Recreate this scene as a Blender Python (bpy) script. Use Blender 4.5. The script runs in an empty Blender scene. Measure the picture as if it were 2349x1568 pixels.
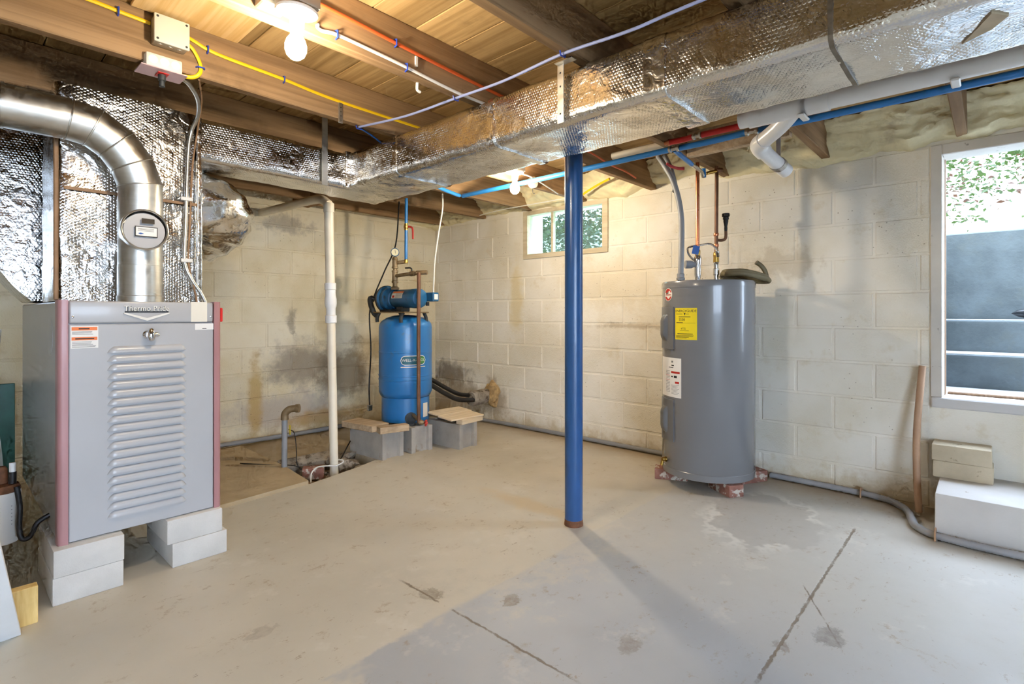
import bpy, bmesh, math, random
from mathutils import Vector, Matrix, noise

# ------------------------------------------------------------------ camera, world, exposure
SC = bpy.context.scene
COL = SC.collection
cam_d = bpy.data.cameras.new('camera'); cam = bpy.data.objects.new('camera', cam_d); COL.objects.link(cam)
cam_d.sensor_width = 36.0; cam_d.sensor_fit = 'HORIZONTAL'
cam_d.lens = 1210.0 / 2349.0 * 36.0
cam_d.shift_y = -(784.0 - 717.0) / 2349.0
cam_d.clip_start = 0.02; cam_d.clip_end = 200
YAW = math.radians(42.416)
cam.location = (0, 0, 1.05)
cam.rotation_euler = (math.radians(90), 0, YAW - math.radians(90))
SC.camera = cam

W = bpy.data.worlds.new('world'); SC.world = W; W.use_nodes = True
bg = W.node_tree.nodes['Background']
bg.inputs['Color'].default_value = (0.645, 0.79, 1.0, 1); bg.inputs['Strength'].default_value = 12.5

SC.view_settings.view_transform = 'Standard'; SC.view_settings.look = 'None'
SC.view_settings.gamma = 1.0; SC.view_settings.use_curve_mapping = False
SC.view_settings.exposure = 0.68
BULB_COLOR = (1.0, 0.845, 0.62)
BULB_STRENGTH = {1: 460.0, 2: 680.0}
try:
    SC.cycles.use_denoising = True
    SC.cycles.max_bounces = 7; SC.cycles.diffuse_bounces = 4; SC.cycles.glossy_bounces = 4; SC.cycles.transparent_max_bounces = 6; SC.cycles.use_adaptive_sampling = True; SC.cycles.adaptive_threshold = 0.08; SC.cycles.adaptive_min_samples = 12; SC.cycles.use_light_tree = False
    SC.cycles.sample_clamp_indirect = 6.0
    SC.cycles.caustics_reflective = False; SC.cycles.caustics_refractive = False
except Exception:
    pass
random.seed(11)

# ------------------------------------------------------------------ materials
MATS = {}
class NT:
    def __init__(s, name):
        s.m = bpy.data.materials.new(name); s.m.use_nodes = True
        s.t = s.m.node_tree; s.b = s.t.nodes['Principled BSDF']; s.out = s.t.nodes['Material Output']
        g = s.t.nodes.new('ShaderNodeNewGeometry'); s.pos = g.outputs['Position']; s.geo = g
        MATS[name] = s.m
    def n(s, ty, **kw):
        nd = s.t.nodes.new(ty)
        for k, v in kw.items():
            if k.startswith('i_'):
                key = k[2:]; key = int(key) if key.isdigit() else key
                s.set(nd.inputs[key], v)
            else: setattr(nd, k, v)
        return nd
    def set(s, sock, v):
        if isinstance(v, bpy.types.NodeSocket): s.t.links.new(v, sock)
        elif isinstance(v, tuple) and len(v) == 3 and sock.type == 'RGBA': sock.default_value = (*v, 1)
        else: sock.default_value = v
    def noise(s, scale, detail=4, vec=None, rough=0.55, dist=0.0):
        nd = s.n('ShaderNodeTexNoise', i_Scale=scale, i_Detail=detail, i_Roughness=rough, i_Distortion=dist)
        s.set(nd.inputs['Vector'], vec or s.pos); return nd.outputs['Fac']
    def math(s, op, a, b=0.0, clamp=False):
        nd = s.n('ShaderNodeMath', operation=op, use_clamp=clamp); s.set(nd.inputs[0], a); s.set(nd.inputs[1], b); return nd.outputs[0]
    def step(s, x, lo, hi, o0=0.0, o1=1.0):
        nd = s.n('ShaderNodeMapRange', interpolation_type='SMOOTHSTEP'); s.set(nd.inputs[0], x)
        for i, v in zip((1, 2, 3, 4), (lo, hi, o0, o1)): s.set(nd.inputs[i], v)
        return nd.outputs[0]
    def mix(s, f, a, b):
        nd = s.n('ShaderNodeMix', data_type='RGBA'); s.set(nd.inputs[0], f); s.set(nd.inputs[6], a); s.set(nd.inputs[7], b); return nd.outputs[2]
    def xyz(s, vec=None):
        nd = s.n('ShaderNodeSeparateXYZ'); s.set(nd.inputs[0], vec or s.pos); return nd.outputs
    def scaled(s, v3, vec=None):
        nd = s.n('ShaderNodeVectorMath', operation='MULTIPLY'); s.set(nd.inputs[0], vec or s.pos); nd.inputs[1].default_value = v3; return nd.outputs[0]
    def bump(s, h, strength=0.3, dist=0.01, nrm=None):
        nd = s.n('ShaderNodeBump', i_Strength=strength, i_Distance=dist, i_Height=h)
        if nrm is not None: s.set(nd.inputs['Normal'], nrm)
        s.set(s.b.inputs['Normal'], nd.outputs[0]); return nd.outputs[0]
    def p(s, **kw):
        for k, v in kw.items(): s.set(s.b.inputs[k.replace('_', ' ')], v)
    def blob(s, c, r):   # soft ellipsoid mask around a world point
        a = s.n('ShaderNodeVectorMath', operation='SUBTRACT'); s.set(a.inputs[0], s.pos); a.inputs[1].default_value = c
        d = s.n('ShaderNodeVectorMath', operation='DIVIDE'); s.set(d.inputs[0], a.outputs[0]); d.inputs[1].default_value = r
        l = s.n('ShaderNodeVectorMath', operation='LENGTH'); s.set(l.inputs[0], d.outputs[0]); return l.outputs['Value']
    def rand(s): return s.n('ShaderNodeObjectInfo').outputs['Random']

def lin(c):
    return tuple(((x / 255.0) / 12.92 if x / 255.0 <= 0.04045 else ((x / 255.0 + 0.055) / 1.055) ** 2.4) for x in c)

def mat(name, rgb, rough=0.5, metal=0.0, var=0.12, vs=7, bump=0.0, bs=70, dirt=None, dthr=(0.6, 0.72), ds=9, coat=0.0, rnd=0.0, spec=0.5, linear=False):
    t = NT(name); c = rgb if linear else lin(rgb)
    f = t.noise(vs, 5)
    lo = tuple(x * (1 - var) for x in c); hi = tuple(min(1, x * (1 + var)) for x in c)
    colr = t.mix(t.step(f, 0.3, 0.7), lo, hi)
    if dirt:
        colr = t.mix(t.step(t.noise(ds, 6, rough=0.65), *dthr), colr, lin(dirt))
    if rnd:
        h = t.n('ShaderNodeHueSaturation'); t.set(h.inputs['Color'], colr); t.set(h.inputs['Value'], t.step(t.rand(), 0, 1, 1 - rnd, 1 + rnd)); colr = h.outputs[0]
    t.p(Base_Color=colr, Roughness=rough, Metallic=metal)
    t.b.inputs['Specular IOR Level'].default_value = spec
    t.b.inputs['Coat Weight'].default_value = coat
    if bump: t.bump(t.noise(bs, 6, rough=0.6), bump, 0.004)
    return t.m

# painted block wall: cream paint, yellowed patches, grime with its own shapes, specks
def wall_material(name, side):
    t = NT(name)
    n1 = t.noise(2.2, 3); n2 = t.noise(9, 5, rough=0.65); n3 = t.noise(40, 3)
    c = t.mix(t.step(n1, 0.35, 0.7), lin((236, 231, 219) if side == 'right' else (234, 225, 202)), lin((225, 217, 198) if side == 'right' else (224, 210, 176)))
    c = t.mix(t.math('MULTIPLY', t.step(n2, 0.56, 0.75), 0.35), c, lin((203, 184, 142)))
    def stain(c, center, rad, colr, amt, ns=0.5):
        if (center[0] == 3.62) != (side == 'right'): return c
        d = t.math('ADD', t.blob(center, rad), t.math('MULTIPLY', t.math('SUBTRACT', n2, 0.5), ns * 3))
        return t.mix(t.math('MULTIPLY', t.step(d, 1.1, 0.35), amt), c, lin(colr))
    c = stain(c, (2.15, 4.42, 0.60), (0.42, 0.5, 0.26), (132, 122, 112), 0.75)
    c = stain(c, (2.55, 4.42, 0.50), (0.35, 0.5, 0.30), (128, 110, 84), 0.8)
    c = stain(c, (2.95, 4.42, 0.72), (0.35, 0.5, 0.16), (165, 145, 105), 0.7)
    c = stain(c, (2.0, 4.42, 0.22), (0.55, 0.5, 0.22), (190, 180, 170), 0.8)
    c = stain(c, (1.75, 4.42, 0.35), (0.07, 0.5, 0.45), (196, 164, 100), 0.8)
    c = stain(c, (2.35, 4.42, 0.12), (0.5, 0.5, 0.10), (186, 150, 90), 0.75)
    c = stain(c, (2.05, 4.42, 0.98), (0.05, 0.5, 0.12), (120, 108, 90), 0.6, 0.9)
    c = stain(c, (2.35, 4.42, 1.0), (0.10, 0.5, 0.30), (178, 158, 112), 0.5)
    c = stain(c, (1.95, 4.42, 1.80), (0.30, 0.5, 0.10), (120, 112, 104), 0.55, 0.8)
    c = stain(c, (3.62, 4.20, 0.42), (0.5, 0.38, 0.16), (112, 102, 90), 0.8)
    c = stain(c, (3.62, 4.1, 0.15), (0.5, 0.5, 0.30), (150, 132, 104), 0.7)
    c = stain(c, (3.62, 3.55, 0.20), (0.5, 0.22, 0.24), (158, 140, 112), 0.75)
    c = stain(c, (3.62, 2.2, 1.30), (0.5, 0.6, 0.25), (214, 200, 170), 0.6)
    c = stain(c, (3.62, 3.25, 1.15), (0.5, 0.10, 0.40), (214, 192, 130), 0.55)
    c = stain(c, (3.62, 1.0, 1.36), (0.5, 0.20, 0.12), (176, 160, 132), 0.45, 1.1)
    c = stain(c, (3.62, 1.95, 0.95), (0.5, 0.5, 0.03), (150, 128, 90), 0.5, 0.9)
    # damp band just above the slab
    z = t.xyz()[2]
    low = t.math('ADD', z, t.math('MULTIPLY', t.math('SUBTRACT', n2, 0.5), 0.35))
    c = t.mix(t.math('MULTIPLY', t.step(low, 0.13, 0.02), 0.55), c, lin((188, 164, 116)))
    # small dark specks and flakes
    v = t.n('ShaderNodeTexVoronoi', i_Scale=26.0, i_Randomness=1.0); t.set(v.inputs['Vector'], t.pos)
    sp = t.math('MULTIPLY', t.step(v.outputs['Distance'], 0.13, 0.05), t.step(t.noise(3.5, 3), 0.47, 0.60))
    c = t.mix(t.math('MULTIPLY', sp, 0.65), c, lin((120, 98, 66)))
    h = t.n('ShaderNodeHueSaturation'); t.set(h.inputs['Color'], c); t.set(h.inputs['Value'], t.step(t.rand(), 0, 1, 0.965, 1.03)); c = h.outputs[0]
    t.p(Base_Color=c, Roughness=0.62)
    t.bump(t.math('ADD', t.math('MULTIPLY', n3, 0.6), t.math('MULTIPLY', t.noise(150, 2), t.step(n1, 0.35, 0.65))), 0.5, 0.007)
wall_material('block_paint_left', 'left'); wall_material('block_paint_right', 'right')

def floor_material():
    t = NT('floor_paint')
    x, y, z = t.xyz()
    n1 = t.noise(1.3, 3); n2 = t.noise(6, 6, rough=0.68); n3 = t.noise(28, 4, rough=0.7); n4 = t.noise(2.6, 4, rough=0.7)
    beige = t.mix(t.step(n1, 0.35, 0.65), lin((202, 194, 178)), lin((190, 183, 168)))
    grey = t.mix(t.step(n1, 0.35, 0.65), lin((170, 171, 172)), lin((182, 183, 184)))
    # repainted grey field, brushed edge along y = 1.42
    edge = t.math('ADD', y, t.math('MULTIPLY', t.math('SUBTRACT', n2, 0.5), 0.10))
    gm = t.math('MULTIPLY', t.step(edge, 1.425, 1.405), t.step(t.math('ADD', x, t.math('MULTIPLY', t.math('SUBTRACT', n4, 0.5), 0.5)), 0.72, 0.80))
    fade = t.step(x, 1.5, 2.4, 1.0, 0.4)
    c = t.mix(t.math('MULTIPLY', gm, fade), beige, grey)
    # worn scaling around the post, flakes, scuffs
    d = t.math('ADD', t.blob((1.75, 1.55, 0), (0.75, 0.42, 1)), t.math('MULTIPLY', t.math('SUBTRACT', n2, 0.5), 3.2))
    c = t.mix(t.math('MULTIPLY', t.step(d, 0.9, 0.3), 0.5), c, lin((206, 196, 178)))
    wear = t.math('MULTIPLY', t.step(n2, 0.55, 0.66), t.step(n3, 0.50, 0.60))
    c = t.mix(t.math('MULTIPLY', wear, 0.6), c, lin((160, 140, 114)))
    n5 = t.noise(11, 5, rough=0.75)
    c = t.mix(t.math('MULTIPLY', t.step(n5, 0.66, 0.70), 0.55), c, lin((134, 120, 104)))
    c = t.mix(t.math('MULTIPLY', t.step(t.noise(3.1, 5, rough=0.7), 0.58, 0.66), 0.30), c, lin((214, 208, 196)))
    sc = t.noise(5, 5, vec=t.scaled((0.7, 2.2, 1)), rough=0.7, dist=0.6)
    c = t.mix(t.math('MULTIPLY', t.step(sc, 0.68, 0.74), 0.5), c, lin((140, 122, 100)))
    scf = t.math('MULTIPLY', t.step(t.noise(15, 5, vec=t.scaled((1, 1.6, 1)), rough=0.78), 0.60, 0.66), t.step(t.noise(1.9, 3), 0.44, 0.56))
    c = t.mix(t.math('MULTIPLY', scf, 0.6), c, lin((150, 130, 106)))
    # pale tide marks by the heater
    td = t.math('ADD', t.blob((2.85, 0.88, 0), (0.42, 0.26, 1)), t.math('MULTIPLY', t.math('SUBTRACT', n4, 0.5), 2.2))
    ring = t.math('MULTIPLY', t.step(td, 0.86, 0.98), t.step(td, 1.16, 1.02))
    c = t.mix(t.math('MULTIPLY', t.step(td, 1.0, 0.8), 0.35), c, lin((150, 144, 136)))
    c = t.mix(t.math('MULTIPLY', t.math('MULTIPLY', ring, t.step(n4, 0.42, 0.58)), 0.5), c, lin((226, 222, 212)))
    # rust run from the post base, pale yellow
    rr = t.math('ADD', t.blob((2.20, 1.85, 0), (0.10, 0.45, 1)), t.math('MULTIPLY', t.math('SUBTRACT', n2, 0.5), 1.6))
    c = t.mix(t.math('MULTIPLY', t.step(rr, 1.0, 0.3), 0.45), c, lin((196, 166, 112)))
    # dirt band near the walls
    wd = t.math('MINIMUM', t.math('SUBTRACT', 3.62, x), t.math('SUBTRACT', 4.42, y))
    wd = t.math('ADD', wd, t.math('MULTIPLY', t.math('SUBTRACT', n2, 0.5), 0.5))
    c = t.mix(t.math('MULTIPLY', t.step(wd, 0.30, 0.05), 0.7), c, lin((160, 138, 104)))
    # bare earthen concrete in the back left corner
    bl = t.math('ADD', t.blob((1.6, 3.95, 0), (0.95, 0.75, 1)), t.math('MULTIPLY', t.math('SUBTRACT', n2, 0.5), 0.8))
    c = t.mix(t.math('MULTIPLY', t.step(bl, 1.05, 0.75), 0.8), c, lin((164, 144, 110)))
    # control joints / cracks
    def crack(c, u, v, at, lo, hi, w):
        q = t.math('ABSOLUTE', t.math('SUBTRACT', t.math('ADD', u, t.math('MULTIPLY', t.math('SUBTRACT', n3, 0.5), 0.02)), at))
        msk = t.math('MULTIPLY', t.math('MULTIPLY', t.step(v, lo, lo + 0.06), t.step(v, hi, hi - 0.06)), t.step(n2, 0.36, 0.50))
        k = t.math('MULTIPLY', t.step(q, w, w * 0.3), msk)
        return t.mix(t.math('MULTIPLY', k, 0.85), c, lin((112, 98, 80))), k
    c, k1 = crack(c, x, y, 1.235, 0.5, 1.74, 0.0065)
    c, k2 = crack(c, y, x, 0.50, 1.4, 3.05, 0.0075)
    c, k3 = crack(c, t.math('SUBTRACT', y, t.math('MULTIPLY', x, 0.55)), x, -0.70, 1.9, 2.3, 0.005)
    # chipped holes
    def chip(c, p, r, colr):
        dd = t.math('ADD', t.blob(p, r), t.math('ADD', t.math('MULTIPLY', t.math('SUBTRACT', n3, 0.5), 2.2), t.math('MULTIPLY', t.math('SUBTRACT', n5, 0.5), 2.2)))
        k = t.step(dd, 1.0, 0.6); return t.mix(t.math('MULTIPLY', k, t.step(n3, 0.3, 0.7, 0.35, 0.8)), c, lin(colr)), k
    c, h1 = chip(c, (1.955, 0.39, 0), (0.075, 0.045, 1), (122, 114, 106))
    c, h2 = chip(c, (1.25, 1.55, 0), (0.05, 0.05, 1), (126, 112, 92))
    c, h3 = chip(c, (1.42, 1.30, 0), (0.045, 0.035, 1), (132, 116, 94))
    c, h4 = chip(c, (1.49, 0.85, 0), (0.06, 0.04, 1), (136, 124, 112))
    c, h5 = chip(c, (1.80, 0.49, 0), (0.03, 0.03, 1), (130, 118, 104))
    c, h6 = chip(c, (0.72, 1.78, 0), (0.06, 0.035, 1), (158, 148, 134))
    t.p(Base_Color=c, Roughness=t.step(n2, 0.3, 0.7, 0.42, 0.62))
    hgt = t.math('SUBTRACT', t.math('MULTIPLY', n2, 0.5), t.math('ADD', t.math('ADD', k1, k2), t.math('ADD', h1, t.math('ADD', h2, h3))))
    t.bump(hgt, 0.35, 0.004)
floor_material()

# foil-faced bubble insulation: metallic film, hexagonal bubbles (UV in metres), wrinkles
def foil_material(name, bub=1.0, wr=1.0, rough=0.16, tint=(0.74, 0.73, 0.71)):
    t = NT(name)
    uv = t.n('ShaderNodeTexCoord').outputs['UV']
    s3 = math.sqrt(3.0); P = 0.0125
    sv = t.n('ShaderNodeVectorMath', operation='MULTIPLY'); t.set(sv.inputs[0], uv); sv.inputs[1].default_value = (1 / P, 1 / (P * s3), 0)
    def lat(off):
        a = t.n('ShaderNodeVectorMath', operation='ADD'); t.set(a.inputs[0], sv.outputs[0]); a.inputs[1].default_value = (off, off, 0)
        f = t.n('ShaderNodeVectorMath', operation='FRACTION'); t.set(f.inputs[0], a.outputs[0])
        b = t.n('ShaderNodeVectorMath', operation='SUBTRACT'); t.set(b.inputs[0], f.outputs[0]); b.inputs[1].default_value = (0.5, 0.5, 0)
        m = t.n('ShaderNodeVectorMath', operation='MULTIPLY'); t.set(m.inputs[0], b.outputs[0]); m.inputs[1].default_value = (1, s3, 0)
        l = t.n('ShaderNodeVectorMath', operation='LENGTH'); t.set(l.inputs[0], m.outputs[0]); return l.outputs['Value']
    d = t.math('MINIMUM', lat(0.0), lat(0.5))
    dome = t.step(d, 0.50, 0.22)
    wrn = t.noise(26, 3, rough=0.5, dist=0.8); wr2 = t.noise(7, 3)
    amt = t.step(t.noise(4.5, 2), 0.42, 0.6, 0.25, 1.0)
    h = t.math('ADD', t.math('MULTIPLY', t.math('MULTIPLY', dome, amt), 0.0011 * bub), t.math('MULTIPLY', wrn, 0.010 * wr))
    h = t.math('ADD', h, t.math('MULTIPLY', wr2, 0.012 * wr))
    nd = t.n('ShaderNodeBump', i_Strength=0.7, i_Distance=1.0, i_Height=h); t.set(t.b.inputs['Normal'], nd.outputs[0])
    t.p(Base_Color=tint, Metallic=1.0, Roughness=t.step(wrn, 0.3, 0.7, rough * 0.8, rough * 1.6))
foil_material('foil_bubble', 1.0, 0.55)
foil_material('foil_wrinkled', 0.8, 0.7, 0.15, (0.60, 0.595, 0.585))
foil_material('foil_smooth', 0.0, 0.6, 0.14, (0.82, 0.82, 0.81))

def metal_mat(name, rgb, rough, aniso=False, var=0.08):
    t = NT(name); f = t.noise(14, 4, vec=t.scaled((1, 1, 6)))
    c = lin(rgb)
    t.p(Base_Color=t.mix(t.step(f, 0.3, 0.7), tuple(x * (1 - var) for x in c), c), Metallic=1.0, Roughness=t.step(t.noise(30, 4), 0.3, 0.7, rough * 0.85, rough * 1.25))
metal_mat('galvanized', (212, 210, 204), 0.36)
metal_mat('strap_metal', (196, 195, 190), 0.38)
mat('silver_paint', (224, 221, 214), 0.35, 0.0, 0.02)
metal_mat('chrome', (225, 226, 230), 0.10)
metal_mat('copper', (200, 130, 96), 0.30)
metal_mat('brass', (196, 160, 84), 0.32)
mat('old_brass', (146, 126, 96), 0.5, 0.5, 0.2, 20, 0.2, 60)
mat('aged_copper', (124, 88, 66), 0.5, 0.35, 0.2, 16)

def wood_mat(name, a, b, grain=(1.2, 26, 26), rough=0.75, rnd=0.0, knots=True, local=False):
    t = NT(name)
    vec = t.pos
    if local: vec = t.n('ShaderNodeTexCoord').outputs['Object']
    g = t.noise(1.0, 6, vec=t.scaled(grain, vec), rough=0.6, dist=0.5)
    st = t.noise(2.4, 5, rough=0.7)
    c = t.mix(t.step(g, 0.32, 0.68), lin(a), lin(b))
    c = t.mix(t.math('MULTIPLY', t.step(st, 0.55, 0.75), 0.5), c, tuple(x * 0.45 for x in lin(a)))
    if rnd:
        h = t.n('ShaderNodeHueSaturation'); t.set(h.inputs['Color'], c); t.set(h.inputs['Value'], t.step(t.rand(), 0, 1, 1 - rnd, 1 + rnd)); c = h.outputs[0]
    t.p(Base_Color=c, Roughness=rough); t.b.inputs['Specular IOR Level'].default_value = 0.25
    t.bump(g, 0.25, 0.003)
wood_mat('joist_wood', (126, 100, 72), (156, 126, 92), (1.2, 30, 30), rnd=0.1)
wood_mat('subfloor_wood', (166, 134, 86), (202, 168, 116), (26, 1.0, 26), rnd=0.26)
wood_mat('new_pine', (222, 182, 118), (238, 205, 150), (40, 1.5, 40))
wood_mat('offcut_wood', (176, 152, 124), (202, 180, 150), (2, 40, 40))
wood_mat('pale_plywood', (214, 194, 162), (230, 212, 184), (3, 40, 40))
wood_mat('yellow_pine', (214, 176, 104), (236, 206, 140), (40, 40, 3))
wood_mat('jamb_wood', (118, 92, 70), (146, 118, 92), (40, 40, 2))
wood_mat('frame_wood', (196, 182, 154), (214, 202, 176), (30, 2, 30))

mat('furnace_grey', (176, 176, 178), 0.30, 0, 0.03, 3, coat=0.15)
mat('furnace_mauve', (170, 124, 126), 0.36, 0, 0.04, 3, coat=0.15)
mat('badge_dark', (60, 62, 64), 0.4)
mat('paper_white', (232, 230, 226), 0.7, 0, 0.02)
mat('paper_cream', (226, 220, 206), 0.7, 0, 0.02)
mat('label_orange', (236, 128, 72), 0.6, 0, 0.02)
mat('print_black', (26, 26, 28), 0.6, 0, 0.0)
mat('print_grey', (128, 128, 130), 0.7, 0, 0.0)
mat('print_red', (190, 44, 36), 0.6, 0, 0.0)
mat('label_yellow', (240, 216, 30), 0.5, 0, 0.02)
mat('label_blue', (28, 84, 160), 0.45, 0, 0.03)
mat('label_green', (72, 132, 66), 0.45, 0, 0.03)
mat('label_teal', (22, 92, 112), 0.45, 0, 0.03)
mat('switch_red', (204, 36, 30), 0.4)
mat('tape_brown', (150, 116, 84), 0.6, 0, 0.15, 20)
mat('tape_tan', (190, 172, 142), 0.6, 0, 0.1, 20)
mat('seam_dark', (124, 116, 104), 0.4, 0.7, 0.2, 30)
mat('box_plastic', (206, 202, 190), 0.5, 0, 0.03)
mat('box_steel', (176, 172, 160), 0.45, 0.6, 0.06)
mat('plate_pink', (206, 170, 176), 0.35, 0.0, 0.06)
mat('cable_yellow', (240, 196, 20), 0.45, 0, 0.04)
mat('staple_blue', (44, 70, 170), 0.4)
mat('cable_white', (222, 220, 214), 0.5, 0, 0.03)
mat('cable_orange', (206, 92, 44), 0.5, 0, 0.04)
mat('cable_lilac', (150, 160, 205), 0.45, 0, 0.04)
mat('cable_black', (30, 29, 28), 0.55)
mat('rubber_black', (34, 34, 36), 0.5, 0, 0.1)
mat('post_blue', (34, 82, 138), 0.30, 0, 0.08, 8, dirt=(120, 120, 122), dthr=(0.74, 0.80), ds=26, coat=0.25)
mat('rust', (120, 78, 52), 0.8, 0, 0.3, 30, 0.3, 60)
mat('pex_blue', (42, 124, 198), 0.35, 0, 0.03)
mat('pex_red', (186, 36, 38), 0.35, 0, 0.03)
mat('pvc_white', (236, 236, 236), 0.30, 0, 0.02)
mat('pvc_cream', (236, 226, 206), 0.38, 0, 0.05, dirt=(206, 190, 160), dthr=(0.6, 0.8))
mat('conduit_grey', (140, 142, 146), 0.45, 0, 0.06)
mat('hose_grey', (158, 160, 164), 0.45, 0, 0.08)
mat('heater_grey', (122, 123, 126), 0.22, 0, 0.02, 3, coat=0.3)
mat('heater_panel', (112, 113, 116), 0.3, 0, 0.02, 3)
mat('tank_blue', (38, 118, 186), 0.33, 0, 0.07, 5, dirt=(88, 104, 116), dthr=(0.58, 0.72), ds=5, coat=0.2)
mat('pump_blue', (36, 96, 140), 0.42, 0, 0.12, 10, dirt=(60, 66, 70), dthr=(0.58, 0.7), ds=14)
mat('pump_dark', (52, 56, 58), 0.55, 0.2, 0.25, 14)
mat('cinder_grey', (168, 164, 158), 0.9, 0, 0.12, 8, 0.5, 160, dirt=(140, 122, 96), dthr=(0.58, 0.72), ds=6)
mat('block_pale', (206, 202, 196), 0.88, 0, 0.06, 8, 0.45, 180, dirt=(150, 140, 124), dthr=(0.68, 0.76), ds=22)
mat('slab_tan', (178, 158, 126), 0.85, 0, 0.1, 5, 0.3, 90)
mat('step_paint', (206, 204, 202), 0.7, 0, 0.05, 4, 0.3, 60, dirt=(150, 136, 118), dthr=(0.66, 0.72), ds=14)
mat('step_stone', (196, 182, 156), 0.85, 0, 0.1, 8, 0.4, 90, dirt=(120, 100, 72), dthr=(0.62, 0.72), ds=14)
mat('brick_red', (150, 104, 90), 0.85, 0, 0.2, 16, 0.4, 120, dirt=(208, 200, 188), dthr=(0.52, 0.6), ds=22)
mat('pit_soil', (122, 98, 70), 0.95, 0, 0.35, 16, 0.8, 60)
mat('rubble', (150, 140, 126), 0.9, 0, 0.25, 14, 0.6, 80, dirt=(96, 84, 70), dthr=(0.5, 0.62), ds=20)
mat('foam_cream', (232, 222, 184), 0.85, 0, 0.08, 5, 0.55, 60, dirt=(202, 190, 160), dthr=(0.55, 0.75), ds=4)
mat('foam_aged', (180, 150, 104), 0.9, 0, 0.3, 30, 0.7, 60)
mat('gauge_face', (224, 216, 180), 0.5)
mat('valve_red', (196, 62, 56), 0.45)
mat('hose_olive', (120, 112, 86), 0.5, 0, 0.1)
mat('rod_tan', (184, 148, 118), 0.6, 0, 0.08, 10)
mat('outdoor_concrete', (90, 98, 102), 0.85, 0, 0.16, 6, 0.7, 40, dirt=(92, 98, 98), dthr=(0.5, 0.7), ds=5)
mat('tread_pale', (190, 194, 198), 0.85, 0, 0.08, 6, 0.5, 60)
mat('hill_ground', (216, 212, 200), 0.95, 0, 0.1, 3)
mat('plain_plaster', (206, 200, 186), 0.8, 0, 0.05, 3)
mat('exterior', (190, 190, 186), 0.8)
mat('board_green', (28, 92, 78), 0.4, 0, 0.2, 8)
mat('board_white', (226, 228, 230), 0.6, 0, 0.03)
mat('plaster_edge', (196, 190, 176), 0.8, 0, 0.2, 20, 0.5, 60)
mat('jamb_paint', (208, 203, 194), 0.6, 0, 0.06, 6, dirt=(150, 142, 132), dthr=(0.64, 0.7), ds=22)
mat('bark', (92, 70, 54), 0.9, 0, 0.2)
mat('porcelain', (244, 242, 236), 0.25, 0, 0.01)
mat('shoe_black', (22, 24, 28), 0.35)

def leaf_mat(name, a, b):
    t = NT(name); g = t.geo
    c = t.mix(t.noise(3.0, 3), lin(a), lin(b))
    t.p(Base_Color=c, Roughness=0.5); t.b.inputs['Transmission Weight'].default_value = 0.0
    tr = t.n('ShaderNodeBsdfTranslucent'); t.set(tr.inputs['Color'], c)
    mx = t.n('ShaderNodeMixShader', i_0=0.4); t.t.links.new(t.b.outputs[0], mx.inputs[1]); t.t.links.new(tr.outputs[0], mx.inputs[2]); t.t.links.new(mx.outputs[0], t.out.inputs[0])
leaf_mat('leaf_green', (26, 46, 12), (62, 84, 30)); leaf_mat('leaf_dark', (18, 36, 24), (38, 62, 42)); leaf_mat('leaf_brown', (56, 36, 24), (84, 54, 34))

def glass_mat():
    t = NT('pane_glass'); tr = t.n('ShaderNodeBsdfTransparent'); tr.inputs[0].default_value = (0.80, 0.94, 0.93, 1)
    gl = t.n('ShaderNodeBsdfGlossy', i_Roughness=0.05); df = t.n('ShaderNodeBsdfDiffuse'); df.inputs[0].default_value = (0.62, 0.80, 0.78, 1)
    m1 = t.n('ShaderNodeMixShader', i_0=0.06); t.t.links.new(tr.outputs[0], m1.inputs[1]); t.t.links.new(gl.outputs[0], m1.inputs[2])
    m2 = t.n('ShaderNodeMixShader', i_0=0.10); t.t.links.new(m1.outputs[0], m2.inputs[1]); t.t.links.new(df.outputs[0], m2.inputs[2])
    t.t.links.new(m2.outputs[0], t.out.inputs[0])
glass_mat()
def clear_glass():
    t = NT('clear_glass'); tr = t.n('ShaderNodeBsdfTransparent'); gl = t.n('ShaderNodeBsdfGlossy', i_Roughness=0.03)
    m1 = t.n('ShaderNodeMixShader', i_0=0.06); t.t.links.new(tr.outputs[0], m1.inputs[1]); t.t.links.new(gl.outputs[0], m1.inputs[2]); t.t.links.new(m1.outputs[0], t.out.inputs[0])
clear_glass()
def plastic_film():
    t = NT('clear_film'); tr = t.n('ShaderNodeBsdfTransparent'); gl = t.n('ShaderNodeBsdfGlossy', i_Roughness=0.12); df = t.n('ShaderNodeBsdfDiffuse'); df.inputs[0].default_value = (0.75, 0.76, 0.74, 1)
    m1 = t.n('ShaderNodeMixShader', i_0=0.25); t.t.links.new(tr.outputs[0], m1.inputs[1]); t.t.links.new(gl.outputs[0], m1.inputs[2])
    m2 = t.n('ShaderNodeMixShader', i_0=0.35); t.t.links.new(m1.outputs[0], m2.inputs[1]); t.t.links.new(df.outputs[0], m2.inputs[2])
    nd = t.n('ShaderNodeBump', i_Strength=0.6, i_Distance=0.02, i_Height=t.noise(22, 3)); t.set(gl.inputs['Normal'], nd.outputs[0])
    t.t.links.new(m2.outputs[0], t.out.inputs[0])
plastic_film()
def bulb_mat(k):
    t = NT('bulb_glow_%d' % k); e = t.n('ShaderNodeEmission'); e.inputs[0].default_value = (*BULB_COLOR, 1); e.inputs[1].default_value = BULB_STRENGTH[k]
    t.t.links.new(e.outputs[0], t.out.inputs[0])
bulb_mat(1); bulb_mat(2)

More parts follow.
